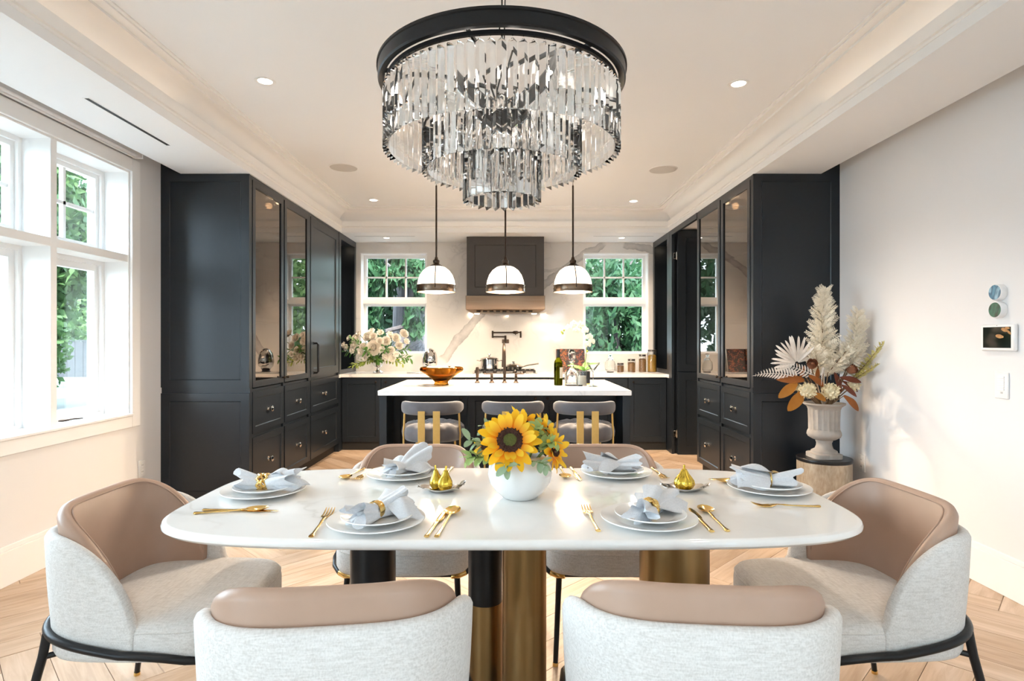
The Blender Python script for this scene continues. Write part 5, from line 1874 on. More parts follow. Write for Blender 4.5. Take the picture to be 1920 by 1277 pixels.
FY = 5.50
t = T('kitchen_faucet', (-0.045, FY, IZ), 'dark bronze bridge style kitchen faucet with lever handles on the island', 'faucet')


def fbase(x, h, r=0.013):
    mb = MB()
    mb.lathe([(0, 0), (0.026, 0), (0.026, 0.006), (0.018, 0.012), (r + 0.003, 0.018), (r, 0.024), (r, h), (0, h)], 20, (x, FY, IZ))
    return mb


mb = fbase(-0.045, 0.25)
arc = [(-0.045, FY, IZ + 0.24)]
for k in range(11):
    a = pi * k / 10
    arc.append((-0.045 - 0.012 * k / 10, FY + 0.09 - 0.09 * cos(a), IZ + 0.26 + 0.105 * sin(a)))
arc.append((-0.058, FY + 0.18, IZ + 0.20))
mb.tube(arc, 0.0125, 10)
O('spout', mb, 'bronze', t)
O('spray_head', MB().lathe([(0.0, 0), (0.016, 0.0), (0.017, 0.02), (0.014, 0.07), (0.0, 0.075)], 16, (-0.058, FY + 0.18, IZ + 0.14)), 'bronze', t)
for x, s_ in ((-0.165, -1), (0.062, 1)):
    mb = fbase(x, 0.07)
    mb.box(x - 0.012, x + 0.012, FY - 0.012, FY + 0.012, IZ + 0.07, IZ + 0.09, 0.003)
    mb.box(min(x, x + s_ * 0.075), max(x, x + s_ * 0.075), FY - 0.006, FY + 0.006, IZ + 0.081, IZ + 0.09, 0.002)
    O('lever_handle', mb, 'bronze', t)
mb = fbase(-0.30, 0.06, 0.012)
mb.lathe([(0, 0.05), (0.013, 0.052), (0.016, 0.09), (0.017, 0.13), (0.012, 0.148), (0, 0.15)], 18, (-0.30, FY, IZ))
O('side_sprayer', mb, 'bronze', t)

# wine bottle, decanter, glass jar, orchid, martini glass
t = T('wine_bottle', (0.434, 5.2, IZ), 'dark green wine bottle with cream label at the end of the island', 'bottle')
O('body', MB().lathe([(0, 0.004), (0.034, 0.0), (0.038, 0.005), (0.038, 0.19), (0.034, 0.215), (0.018, 0.238), (0.0145, 0.25), (0.0145, 0.30), (0, 0.302)], 32, (0.434, 5.2, IZ)), 'green_glass', t, sharp=60)
O('capsule', MB().lathe([(0.0152, 0.245), (0.0158, 0.25), (0.0158, 0.318), (0.013, 0.321), (0, 0.321)], 24, (0.434, 5.2, IZ)), 'black', t)
rg = []
for z in (0.065, 0.16):
    rg.append([(0.434 + 0.0386 * cos(a), 5.2 + 0.0386 * sin(a), IZ + z) for a in [R(-75) + R(150) * k / 14 for k in range(15)]])
O('paper_label', MB().loft(rg, closed=False), 'paper', t)

t = T('decanter', (0.553, 5.18, IZ), 'clear cut crystal decanter with tall stopper beside the wine bottle', 'decanter')
prof = [(0.055, 0.0), (0.062, 0.006), (0.062, 0.10), (0.055, 0.125), (0.026, 0.15), (0.018, 0.165), (0.017, 0.20), (0.026, 0.208), (0.026, 0.213)]
def sq(r, z, a):
    k = 4
    w = (abs(cos(a)) ** 5 + abs(sin(a)) ** 5) ** (-0.2)
    return r * (w if z < 0.12 else 1)
O('body', MB().lathe([(0, 0.0)] + prof + [(0.013, 0.213), (0.012, 0.17), (0.05, 0.115), (0.055, 0.09), (0.055, 0.02), (0, 0.015)], 32, (0.553, 5.18, IZ), flute=sq), 'clear', t, sharp=30)
O('stopper', MB().lathe([(0, 0.205), (0.011, 0.205), (0.012, 0.218), (0.03, 0.24), (0.031, 0.29), (0.022, 0.318), (0, 0.32)], 8, (0.553, 5.18, IZ)), 'clear', t, sharp=20)
t = T('glass_candle', (0.632, 5.14, IZ), 'frosted glass candle jar with pale wax before the orchid', 'candle')
O('jar', MB().lathe([(0, 0), (0.044, 0), (0.046, 0.004), (0.046, 0.135), (0.043, 0.135), (0.042, 0.012), (0, 0.012)], 32, (0.632, 5.14, IZ)), 'clear', t, sharp=60)
O('wax', MB().lathe([(0, 0.0125), (0.0415, 0.0125), (0.0415, 0.09), (0, 0.09)], 28, (0.632, 5.14, IZ)), 'paper', t)
t = T('orchid_pot', (0.685, 5.30, IZ), 'small square black pot with gold foot holding a white orchid', 'pot')
O('pot', MB().box(0.64, 0.725, 5.26, 5.345, IZ + 0.012, IZ + 0.12, 0.003), 'black', t)
O('gold_foot', MB().box(0.642, 0.723, 5.262, 5.343, IZ, IZ + 0.013), 'gold', t)
t = T('orchid', (0.675, 5.30, IZ + 0.118), 'white phalaenopsis orchid arching over the wine bottle end of the island', 'flower')
op = [(0.675, 5.30, IZ + 0.118), (0.69, 5.30, 1.15), (0.70, 5.30, 1.28), (0.685, 5.29, 1.37), (0.64, 5.28, 1.425), (0.57, 5.27, 1.435), (0.50, 5.26, 1.41), (0.465, 5.26, 1.385)]
O('stem', MB().tube(op, [0.004, 0.004, 0.0035, 0.003, 0.003, 0.0025, 0.002, 0.0015], 7), 'stem', t)
for k in range(6):
    a = k * 1.05 + 0.3
    mb = MB().leaf(0.13 + 0.02 * (k % 2), 0.05, aim((0.675, 5.30, IZ + 0.12), (cos(a), sin(a) * 0.6, 0.75 + 0.2 * (k % 2)), 0, (0, -0.4, 1)), 7, 0.15, 0.5, 0.5, 0.3)
    O('leaf', mb, 'leafg', t, sharp=0)


def orchid_me():
    mb = MB()
    for a, L, W in ((0.0, 0.034, 0.045), (pi, 0.034, 0.045), (pi / 2, 0.036, 0.026), (pi / 2 + 2.2, 0.034, 0.024), (pi / 2 - 2.2, 0.034, 0.024)):
        mb.leaf(L, W, aim((0, 0, 0), (cos(a), sin(a), 0.15), 0, (0, 0, 1)), 5, 0.12, 0.2, 0.35, 0.3)
    mb.sphere((0, -0.004, 0.006), 0.006, 8, 6)
    return mb.mesh('blossom', 'white_fl', 0)


om = orchid_me()
for k, (x, z) in enumerate(((0.53, 1.42), (0.575, 1.455), (0.60, 1.40), (0.64, 1.45), (0.68, 1.40), (0.715, 1.34), (0.70, 1.27), (0.735, 1.30))):
    P('blossom', om, t, aim(Vector((x, 5.255 - 0.01 * (k % 2), z)) - OFF[t], (0.2 * (k % 3 - 1), 0.1, 1), 0, (-0.2 + 0.1 * (k % 4), -1, 0.15)))
for k, (x, z) in enumerate(((0.468, 1.385), (0.478, 1.372), (0.49, 1.40), (0.70, 1.21))):
    P('bud', MB().sphere((0, 0, 0), 0.009, 8, 6, (1, 1, 1.3)).mesh('bud', 'leafy'), t, Matrix.Translation(Vector((x, 5.26, z)) - OFF[t]))
O('martini_glass', MB().lathe([(0, 0), (0.038, 0.0), (0.038, 0.002), (0.006, 0.008), (0.004, 0.02), (0.004, 0.12), (0.008, 0.13), (0.060, 0.205), (0.0588, 0.206), (0.006, 0.134), (0, 0.132)], 32, (0.725, 5.08, IZ)), 'clear', label='clear martini glass on a thin stem at the end of the island', cat='glass', sharp=60)

# ------------------------------------------------------------------ things on the back counter
# cooktop with pans
t = T('cooktop', (-0.06, 7.27, IZ), 'black gas cooktop with grates set in the back counter', 'cooktop')
O('tray', MB().box(-0.44, 0.34, 7.03, 7.52, IZ, IZ + 0.008, 0.002), 'steel', t)
for k in range(3):
    x0 = -0.42 + k * 0.25
    mb = MB()
    for q in range(5):
        mb.box(x0 + q * 0.056, x0 + q * 0.056 + 0.012, 7.08, 7.48, IZ + 0.028, IZ + 0.042)
    for y in (7.09, 7.27, 7.46):
        mb.box(x0, x0 + 0.236, y, y + 0.014, IZ + 0.026, IZ + 0.040)
    for xx in (x0, x0 + 0.224):
        for y in (7.09, 7.46): mb.box(xx, xx + 0.012, y, y + 0.014, IZ + 0.008, IZ + 0.03)
    O('grate', mb, 'black', t)
for k in range(5):
    O('burner_knob', MB().lathe([(0, 0), (0.02, 0), (0.018, 0.022), (0, 0.024)], 16, (-0.3 + k * 0.12, 7.055, IZ + 0.008)), 'bronze', t)
t = T('saucepan', (-0.25, 7.34, IZ + 0.042), 'polished steel saucepan with side handles on the cooktop', 'pan')
O('body', MB().lathe([(0, 0), (0.108, 0), (0.113, 0.006), (0.113, 0.125), (0.117, 0.128), (0.112, 0.13), (0.108, 0.12), (0.108, 0.01), (0, 0.006)], 40, (-0.25, 7.34, IZ + 0.042)), 'chrome', t)
O('lid', MB().lathe([(0.114, 0.131), (0.10, 0.141), (0.05, 0.154), (0.012, 0.157), (0.010, 0.17), (0.02, 0.18), (0.018, 0.192), (0, 0.194)], 40, (-0.25, 7.34, IZ + 0.042)), 'chrome', t)
for s_ in (-1, 1):
    O('handle', MB().tube([(-0.25 + s_ * 0.112, 7.31, IZ + 0.145), (-0.25 + s_ * 0.155, 7.315, IZ + 0.150), (-0.25 + s_ * 0.155, 7.365, IZ + 0.150), (-0.25 + s_ * 0.112, 7.37, IZ + 0.145)], 0.006, 8), 'steel', t)
t = T('frying_pan', (0.05, 7.26, IZ + 0.042), 'low steel frying pan with domed lid and long handle on the cooktop', 'pan')
O('body', MB().lathe([(0, 0), (0.095, 0), (0.12, 0.035), (0.123, 0.037), (0.118, 0.04), (0.093, 0.006), (0, 0.005)], 40, (0.05, 7.26, IZ + 0.042)), 'steel', t)
O('lid', MB().lathe([(0.119, 0.041), (0.10, 0.056), (0.06, 0.070), (0.02, 0.075), (0.012, 0.088), (0.022, 0.098), (0, 0.10)], 40, (0.05, 7.26, IZ + 0.042)), 'chrome', t)
O('handle', MB().tube([(0.165, 7.24, IZ + 0.075), (0.22, 7.23, IZ + 0.095), (0.36, 7.20, IZ + 0.118)], [0.007, 0.008, 0.010], 8), 'steel', t)
# pot filler on the backsplash
PYW = 7.656
t = T('pot_filler', (-0.055, PYW, 1.30), 'dark bronze folding pot filler tap on the marble above the cooktop', 'tap')
mb = MB()
mb.box(-0.095, -0.005, PYW - 0.012, PYW, 1.275, 1.325, 0.003)
mb.tube([(-0.05, PYW - 0.012, 1.30), (-0.05, PYW - 0.06, 1.30)], 0.014, 10)
mb.tube([(-0.05, PYW - 0.06, 1.285), (-0.05, PYW - 0.06, 1.375)], 0.014, 10)
O('wall_mount', mb, 'bronze', t)
mb = MB()
mb.tube([(-0.05, PYW - 0.06, 1.36), (-0.215, PYW - 0.07, 1.36)], 0.009, 8)
mb.tube([(-0.215, PYW - 0.07, 1.345), (-0.215, PYW - 0.07, 1.435)], 0.0125, 10)
O('lower_arm', mb, 'bronze', t)
mb = MB()
mb.tube([(-0.215, PYW - 0.07, 1.415), (0.145, PYW - 0.13, 1.415)], 0.009, 8)
mb.tube([(0.04, PYW - 0.11, 1.415), (0.06, PYW - 0.115, 1.415), (0.10, PYW - 0.12, 1.415), (0.12, PYW - 0.125, 1.415)], [0.009, 0.02, 0.02, 0.009], 10)
mb.tube([(0.145, PYW - 0.13, 1.43), (0.145, PYW - 0.13, 1.345)], 0.011, 10)
mb.tube([(0.08, PYW - 0.12, 1.40), (0.08, PYW - 0.16, 1.385)], 0.006, 8)
O('upper_arm', mb, 'bronze', t)

# chrome egg and tray
t = T('chrome_egg', (-0.99, 7.30, IZ), 'egg shaped mirror chrome vessel on a dark base between bouquet and hood', 'ornament')
O('egg', MB().lathe([(0, 0.045), (0.055, 0.047), (0.085, 0.08), (0.096, 0.13), (0.093, 0.19), (0.078, 0.245), (0.05, 0.285), (0.02, 0.303), (0, 0.305)], 40, (-0.99, 7.30, IZ)), 'chrome', t, sharp=70)
O('base', MB().lathe([(0, 0), (0.06, 0), (0.06, 0.012), (0.045, 0.03), (0.052, 0.048), (0, 0.048)], 32, (-0.99, 7.30, IZ)), 'black', t)
O('serving_tray', MB().box(-1.24, -0.90, 7.08, 7.17, IZ, IZ + 0.018, 0.004), 'silver', label='flat silver serving tray lying on the counter before the chrome egg', cat='tray')

# food jars by the window
for i, (x, r_, h, f, lab) in enumerate(((1.405, 0.043, 0.105, 'food1', 'shortest lidded glass jar of brown nuts on the back counter'), (1.545, 0.049, 0.155, 'food1', 'second shortest lidded glass jar of brown nuts on the back counter'), (1.682, 0.047, 0.212, 'food1', 'tall lidded glass jar of brown grain next to the yellow pasta jar'), (1.805, 0.058, 0.272, 'food2', 'tallest lidded glass jar, filled with yellow pasta, beside the niche'))):
    t = T('storage_jar', (x, 7.42, IZ), lab, 'jar', 'food jars on the back counter')
    O('glass', MB().lathe([(0, 0), (r_, 0), (r_, 0.004), (r_, h - 0.025), (r_ * 0.9, h - 0.015), (r_ * 0.9, h - 0.01), (r_ * 0.87, h - 0.01), (r_ * 0.94, h - 0.03), (r_ * 0.95, 0.006), (0, 0.006)], 28, (x, 7.42, IZ)), 'clear', t, sharp=60)
    mb = MB()
    mb.lathe([(0, 0.008), (r_ * 0.92, 0.008), (r_ * 0.92, h * 0.74), (r_ * 0.6, h * 0.80), (0, h * 0.78)], 20, (x, 7.42, IZ))
    r = random.Random(i)
    for q in range(70):
        a, zz = r.uniform(0, 6.28), r.uniform(0.02, 0.76) * h
        X = Matrix.Translation((x + r_ * 0.88 * cos(a), 7.42 + r_ * 0.88 * sin(a), IZ + zz)) @ Matrix.Rotation(r.uniform(0, 3), 4, 'X') @ Matrix.Rotation(r.uniform(0, 3), 4, 'Y')
        mb.sphere((0, 0, 0), 0.0085, 6, 4, (0.8, 0.5, 1.4) if f == 'food2' else (0.9, 0.7, 1.0), X=X)
    for v_i in range(len(mb.v)):
        p = mb.v[v_i]; dx, dy = p[0] - x, p[1] - 7.42; l = sqrt(dx * dx + dy * dy)
        if l > r_ * 0.935: mb.v[v_i] = (x + dx / l * r_ * 0.935, 7.42 + dy / l * r_ * 0.935, p[2])
    O('contents', mb, f, t, kind='stuff')
    O('lid', MB().lathe([(0, h - 0.012), (r_ * 0.93, h - 0.012), (r_ * 0.94, h + 0.008), (r_ * 0.9, h + 0.012), (0, h + 0.012)], 28, (x, 7.42, IZ)), 'lid', t)
t = T('apothecary_jar', (1.272, 7.40, IZ), 'large empty clear apothecary jar with ball stopper under the window', 'jar')
O('glass', MB().lathe([(0, 0), (0.045, 0), (0.042, 0.01), (0.062, 0.03), (0.068, 0.08), (0.060, 0.13), (0.035, 0.16), (0.036, 0.165), (0.033, 0.165), (0.056, 0.128), (0.064, 0.08), (0.058, 0.035), (0, 0.03)], 32, (1.272, 7.40, IZ)), 'clear', t, sharp=60)
O('stopper', MB().lathe([(0, 0.166), (0.04, 0.166), (0.038, 0.172), (0.012, 0.185), (0.012, 0.195), (0.025, 0.215), (0.02, 0.236), (0, 0.24)], 24, (1.272, 7.40, IZ)), 'clear', t, sharp=60)
# cookbooks leaning against the marble
Xb = Matrix.Translation((0, 7.50, IZ)) @ Matrix.Rotation(R(-14), 4, 'X')
t = T('cookbook', (0.80, 7.50, IZ), 'dark floral covered book leaning on the marble behind the orchid', 'book', 'books leaning behind the orchid')
O('cover', MB().box(0.69, 0.97, -0.004, 0.026, 0.0, 0.30, 0.002, X=Xb), 'book', t)
O('pages', MB().box(0.693, 0.973, -0.001, 0.023, 0.004, 0.296, X=Xb), 'paper', t)
O('price_tag', MB().box(0.86, 0.92, -0.008, -0.005, 0.10, 0.14, X=Xb @ Matrix.Rotation(0.3, 4, 'Y')), 'gold', t)
Xb2 = Matrix.Translation((0, 7.46, IZ)) @ Matrix.Rotation(R(-14), 4, 'X')
t = T('cookbook', (0.68, 7.46, IZ), 'orange and black floral book leaning on the marble behind the decanter', 'book', 'books leaning behind the orchid')
O('cover', MB().box(0.60, 0.735, -0.004, 0.020, 0.0, 0.30, 0.002, X=Xb2), 'booko', t)
O('pages', MB().box(0.603, 0.733, -0.001, 0.017, 0.004, 0.296, X=Xb2), 'paper', t)

# ------------------------------------------------------------------ white bouquet in a silver urn
WX, WY = -1.62, 7.25
t = T('silver_urn', (WX, WY, IZ), 'fluted silver pedestal urn of white flowers on the back counter', 'vase')
O('urn', MB().lathe([(0, 0), (0.068, 0), (0.070, 0.008), (0.05, 0.016), (0.022, 0.035), (0.018, 0.06), (0.024, 0.07), (0.05, 0.085), (0.078, 0.115), (0.085, 0.15), (0.078, 0.175), (0.098, 0.195), (0.094, 0.198), (0.07, 0.175), (0.07, 0.12), (0, 0.09)], 48, (WX, WY, IZ), flute=lambda r, z, a: r * (1 - (0.06 * abs(sin(8 * a)) if 0.075 < z < 0.172 else 0))), 'silver', t, sharp=60)


def bloom_me(name, R_, n, mt, layers=4, openness=1.0):
    mb = MB()
    mb.sphere((0, 0, 0), R_ * 0.32, 10, 6)
    for l in range(layers):
        f = (l + 1) / layers
        k = n + 2 * l
        for q in range(k):
            a = 2 * pi * (q + 0.5 * l) / k
            d = Vector((cos(a) * f * openness, sin(a) * f * openness, 1.05 - 0.85 * f))
            X = aim((cos(a) * R_ * 0.12, sin(a) * R_ * 0.12, -R_ * 0.1), d, 0.1 * sin(q * 3 + l), (-cos(a), -sin(a), 0.6))
            mb.leaf(R_ * (0.75 + 0.35 * f), R_ * 0.85, X, 5, 0.25, -0.15 - 0.25 * (1 - f), 0.32, 0.35)
    return mb.mesh(name, mt, 0)


def put_flower(name, me, pos, face, label, group, root, sc=1.0, stem='stem', cat='flower'):
    t = T(name, pos, label, cat, group)
    f = Vector(face).normalized()
    P('bloom', me, t, aim((0, 0, 0), f.orthogonal(), 0, f) @ Matrix.Scale(sc, 4))
    r_ = Vector(root) - Vector(pos)
    P('stem', MB().tube([-f * 0.012, -f * 0.05 + r_ * 0.25, r_], [0.004, 0.0035, 0.003], 6).mesh('stem', stem), t)
    return t


peony = bloom_me('bloom', 0.088, 7, 'white_fl', 5)
rose = bloom_me('bloom', 0.055, 5, 'white_fl', 4)
star = bloom_me('bloom', 0.042, 5, 'white_fl', 2, 1.3)
wb = 'white flowers in the silver urn'
wroot = (WX, WY, IZ + 0.15)
wf = [
    (peony, (701, 653), 7.13, 1.0, 'peony', 'big white peony low in the middle of the bouquet'),
    (rose, (668, 636), 7.25, 1.15, 'rose', 'white rose at the upper corner of the bouquet, niche side'),
    (rose, (690, 632), 7.22, 1.1, 'rose', 'white rose at the top of the bouquet, above the peony'),
    (rose, (681, 650), 7.15, 0.8, 'rose', 'small white rose on the niche side of the peony'),
    (rose, (724, 640), 7.2, 1.05, 'rose', 'white rose beside the peony on the hood side'),
    (rose, (742, 634), 7.22, 1.0, 'rose', 'white rose high on the hood side of the bouquet'),
    (rose, (757, 626), 7.25, 1.0, 'rose', 'white rose topping a stalk on the hood side of the bouquet'),
    (rose, (748, 648), 7.2, 0.9, 'rose', 'white rose low on the hood side of the bouquet'),
    (star, (645, 647), 7.2, 0.9, 'lisianthus', 'white starry flower farthest into the niche'),
    (star, (661, 657), 7.15, 1.0, 'lisianthus', 'white starry flower low on the niche side'),
    (star, (677, 660), 7.12, 1.0, 'lisianthus', 'pinkish white starry flower beneath the small rose'),
    (star, (724, 668), 7.12, 1.15, 'lisianthus', 'white starry flower hanging over the urn rim, hood side'),
    (star, (735, 672), 7.14, 1.05, 'lisianthus', 'white starry flower lowest on the hood side of the urn'),
    (star, (713, 624), 7.27, 1.0, 'lisianthus', 'white starry flower at the crown of the bouquet'),
    (star, (684, 672), 7.12, 0.8, 'lisianthus', 'white starry flower low before the urn, niche side'),
    (star, (655, 634), 7.24, 0.9, 'lisianthus', 'white starry flower highest on the niche side'),
]
for me, (px, py), y, sc, nm, lab in wf:
    p = ((px - 955) * y / 1100, y, 1.30 - (py - 640) * y / 1100)
    face = Vector(p) - Vector((WX, WY + 0.12, IZ + 0.22)) + Vector((0, -0.25, 0))
    put_flower(nm, me, p, face, lab, wb, wroot, sc)
extra = [
    (rose, (650, 652), 7.22, 0.75, 'white rose tucked low in the niche side leaves'), (rose, (664, 648), 7.18, 0.9, 'white rose left of the peony at middle height'.replace('left of', 'on the niche side of')),
    (rose, (700, 632), 7.18, 0.9, 'white rose just above the big peony'), (rose, (712, 640), 7.14, 0.85, 'cream rose touching the big peony from above, hood side'),
    (rose, (733, 657), 7.14, 0.85, 'cream rose low beside the peony, hood side'), (star, (673, 626), 7.26, 1.0, 'white starry flower above the corner rose'),
    (star, (697, 621), 7.28, 1.0, 'white starry flower behind the top rose'), (star, (731, 628), 7.24, 1.05, 'white starry flower between the two high hood side roses'),
    (star, (762, 640), 7.2, 0.9, 'white starry flower farthest towards the window glass'), (star, (716, 655), 7.1, 0.9, 'white starry flower against the peony, hood side'),
    (star, (690, 664), 7.09, 0.85, 'white starry flower below the peony, niche side'), (star, (742, 664), 7.12, 0.85, 'white starry flower at the hood side edge of the urn')]
for me, (px, py), y, sc, lab in extra:
    p = ((px - 955) * y / 1100, y, 1.30 - (py - 640) * y / 1100)
    put_flower('rose' if me is rose else 'lisianthus', me, p, Vector(p) - Vector((WX, WY + 0.12, IZ + 0.22)) + Vector((0, -0.25, 0)), lab, wb, wroot, sc)
sg = [((-0.95, -0.1, 0.25), 0.42, lm_green, 'dark leafy sprig reaching into the niche from the bouquet'), ((-0.75, -0.15, 0.6), 0.42, lm_green, 'leafy sprig rising on the niche side of the bouquet'),
      ((-0.6, -0.2, -0.15), 0.26, lm_yel, 'yellow green sprig trailing beside the silver urn'), ((-0.8, -0.25, -0.2), 0.34, lm_yel, 'long yellow green sprig trailing down at the niche side'),
      ((0.05, 0.1, 0.9), 0.36, lm_yel, 'yellow green sprig standing highest in the bouquet'), ((-0.25, 0.0, 0.85), 0.32, lm_green, 'leafy sprig standing behind the top rose'),
      ((0.85, -0.1, 0.32), 0.42, lm_green, 'leafy sprig reaching to the window glass on the hood side'), ((0.95, -0.15, 0.05), 0.42, lm_green, 'leafy sprig stretching level towards the chrome egg'),
      ((0.75, -0.3, -0.1), 0.36, lm_yel, 'leafy sprig drooping towards the chrome egg'), ((0.4, -0.5, 0.4), 0.26, lm_green, 'leafy sprig among the hood side roses'), ((-0.3, -0.6, 0.3), 0.26, lm_green, 'leafy sprig among the niche side roses'),
      ((0.1, -0.7, -0.05), 0.18, lm_green, 'dark sprig under the big peony')]
for i, (d, L, me, lab) in enumerate(sg):
    sprig((WX, WY, IZ + 0.19), d, L, 26, me, lab, 'greenery in the silver urn', i + 40, scale=1.45, bend=(0, 0, -0.08))

# ------------------------------------------------------------------ drum pedestal, stone urn and dried arrangement
UX, UY = 2.253, 4.20
t = T('drum_pedestal', (UX, UY, 0), 'round flaked gold drum pedestal with black top under the stone urn', 'pedestal')
O('drum', MB().lathe([(0, 0), (0.176, 0), (0.178, 0.004), (0.178, 0.446), (0, 0.446)], 64, (UX, UY, 0)), 'drum', t)
O('top', MB().lathe([(0, 0.446), (0.180, 0.446), (0.182, 0.450), (0.182, 0.468), (0.180, 0.471), (0, 0.471)], 64, (UX, UY, 0)), 'black', t)
UZ = 0.471
t = T('stone_urn', (UX, UY, UZ), 'fluted grey stone urn on the black topped drum', 'urn')


def sqfoot(r, z, a):
    if z < 0.032:
        return r * min((abs(cos(a)) ** 8 + abs(sin(a)) ** 8) ** (-0.125), 1.2)
    if 0.20 < z < 0.345:
        return r * (1 - 0.055 * abs(sin(9 * a)) ** 0.7)
    return r


O('body', MB().lathe([(0, 0), (0.098, 0), (0.098, 0.030), (0.096, 0.0325), (0.088, 0.036), (0.085, 0.048), (0.060, 0.062), (0.052, 0.085), (0.050, 0.105), (0.056, 0.116), (0.056, 0.124), (0.075, 0.130), (0.105, 0.148), (0.113, 0.165), (0.110, 0.182), (0.103, 0.198), (0.1025, 0.201), (0.103, 0.27), (0.106, 0.344), (0.108, 0.35), (0.112, 0.362), (0.130, 0.374), (0.138, 0.380), (0.138, 0.390), (0.118, 0.390), (0.10, 0.36), (0.09, 0.22), (0, 0.2)], 144, (UX, UY, UZ), flute=sqfoot), 'stone', t, sharp=45)


def UP(px, py, dy=0.0):
    # spot of the arrangement, in metres on and around the urn axis plane
    y = UY + dy
    return Vector(((px - 955) * y / 1100, y, 1.30 - (py - 640) * y / 1100))


uroot = Vector((UX, UY, UZ + 0.34))
dg = 'dried stems in the stone urn'


def feather_me(L, n, lw, mt, r):
    # small pinnate side shoot: a rib with leaflets, along +Y
    mb = MB()
    mb.tube([(0, 0, 0), (0, L * 0.6, 0.01 * L), (0, L, -0.06 * L)], [0.0014, 0.001, 0.0004], 4)
    for q in range(n):
        u = 0.08 + 0.9 * q / n
        l = lw * (1 - 0.72 * u) * (0.6 + 0.8 * min(u * 4, 1))
        for s_ in (-1, 1):
            X = aim((0, L * u, 0.006 * L), (s_ * 0.75, 0.62, 0.1 * r.uniform(-1, 1.5)), r.uniform(-0.5, 0.5))
            mb.leaf(l, l * 0.30, X, 3, 0.25, 0.25, 0.6, 0.2)
    return mb


def plume(base, tip, width, n, mt, label, seed, name='astilbe_plume', L=0.105, lw=0.034, bend=0.02):
    r = random.Random(seed)
    base, tip = Vector(base), Vector(tip)
    t = T(name, base, label, 'dried plume', dg)
    ax = tip - base
    H = ax.length
    a1 = ax.normalized()
    pts = [a1 * (H * u) + Vector((bend * sin(pi * u), 0, 0)) for u in (0, 0.25, 0.5, 0.75, 1)]
    r0 = uroot - base
    P('stem', MB().tube([r0, r0 * 0.5] + pts, [0.005, 0.005, 0.0045, 0.004, 0.003, 0.002, 0.001], 6).mesh('stem', 'brstem'), t)
    shoots = [feather_me(L, 9, lw, mt, r).mesh('side_shoot', mt, 0, False) for _ in range(4)]
    for q in range(n):
        u = (q + 0.3) / n
        p = a1 * (H * u) + Vector((bend * sin(pi * u), 0, 0))
        a = q * 2.39996
        rad = Vector((cos(a), sin(a) * 0.9, 0))
        tp = (1 - u) ** 0.45
        sc = width / 0.17 * (0.42 + 0.66 * tp) * r.uniform(0.8, 1.2) * (0.75 + 0.25 * min(1, u * 5))
        d = rad * (0.85 + 0.3 * tp) + a1 * (0.42 + 0.6 * u)
        X = aim(p, d, r.uniform(-0.8, 0.8), (0, -1, 0.5)) @ Matrix.Scale(sc, 4)
        P('side_shoot', shoots[q % 4], t, X)
    return t


plume(UP(1543, 705), UP(1547, 545), 0.20, 104, 'dry', 'tallest cream astilbe plume rising out of the stone urn', 1, bend=-0.012)
plume(UP(1583, 702, -0.05), UP(1609, 585, -0.12), 0.18, 70, 'dry', 'shorter cream plume leaning to the white wall beside the tallest one', 2, bend=0.02)
plume(UP(1552, 700, -0.06), UP(1600, 642, -0.09), 0.17, 40, 'dry', 'small cream plume in front between the two brown proteas', 3, bend=0.0)
plume(UP(1535, 695, -0.07), UP(1528, 655, -0.10), 0.16, 34, 'dry', 'small cream plume in front above the brown protea', 4, bend=0.0)
plume(UP(1602, 705, 0.0), UP(1655, 642, -0.30), 0.12, 60, 'drygreen', 'longer yellow green feathery stem leaning to the white wall', 5, 'dried_grass', 0.06, 0.02, 0.01)
plume(UP(1600, 712, -0.03), UP(1647, 682, -0.32), 0.10, 44, 'drygreen', 'shorter yellow green feathery stem leaning to the white wall', 6, 'dried_grass', 0.06, 0.02, 0.0)

# palm fan
c = UP(1494, 681, -0.08)
t = T('palm_fan', c, 'pale grey palm fan with finger like blades in the dried arrangement', 'dried leaf', dg)
r0 = uroot - c
P('stem', MB().tube([r0, r0 * 0.4 + Vector((0, -0.02, 0)), (0, 0, 0)], [0.005, 0.005, 0.004], 6).mesh('stem', 'brstem'), t)
bl = MB().leaf(0.19, 0.024, None, 7, 0.35, 0.08, 0.35, 0.05).mesh('blade', 'fernw', 0)
for q in range(19):
    a = R(22 + 176 * q / 18)
    u = abs(q - 9) / 9
    d = Vector((cos(a) + 0.05 * sin(q * 2.3), -0.20 + 0.15 * sin(q * 1.7), sin(a)))
    X = aim(Vector((0.012 * cos(a), 0, 0.012 * sin(a))), d, 0.3 * sin(q * 1.3), (0, -1, 0.3)) @ Matrix.Scale(1.0 - 0.35 * (q < 5) * (5 - q) / 5 - 0.1 * u, 4)
    P('blade', bl, t, X)


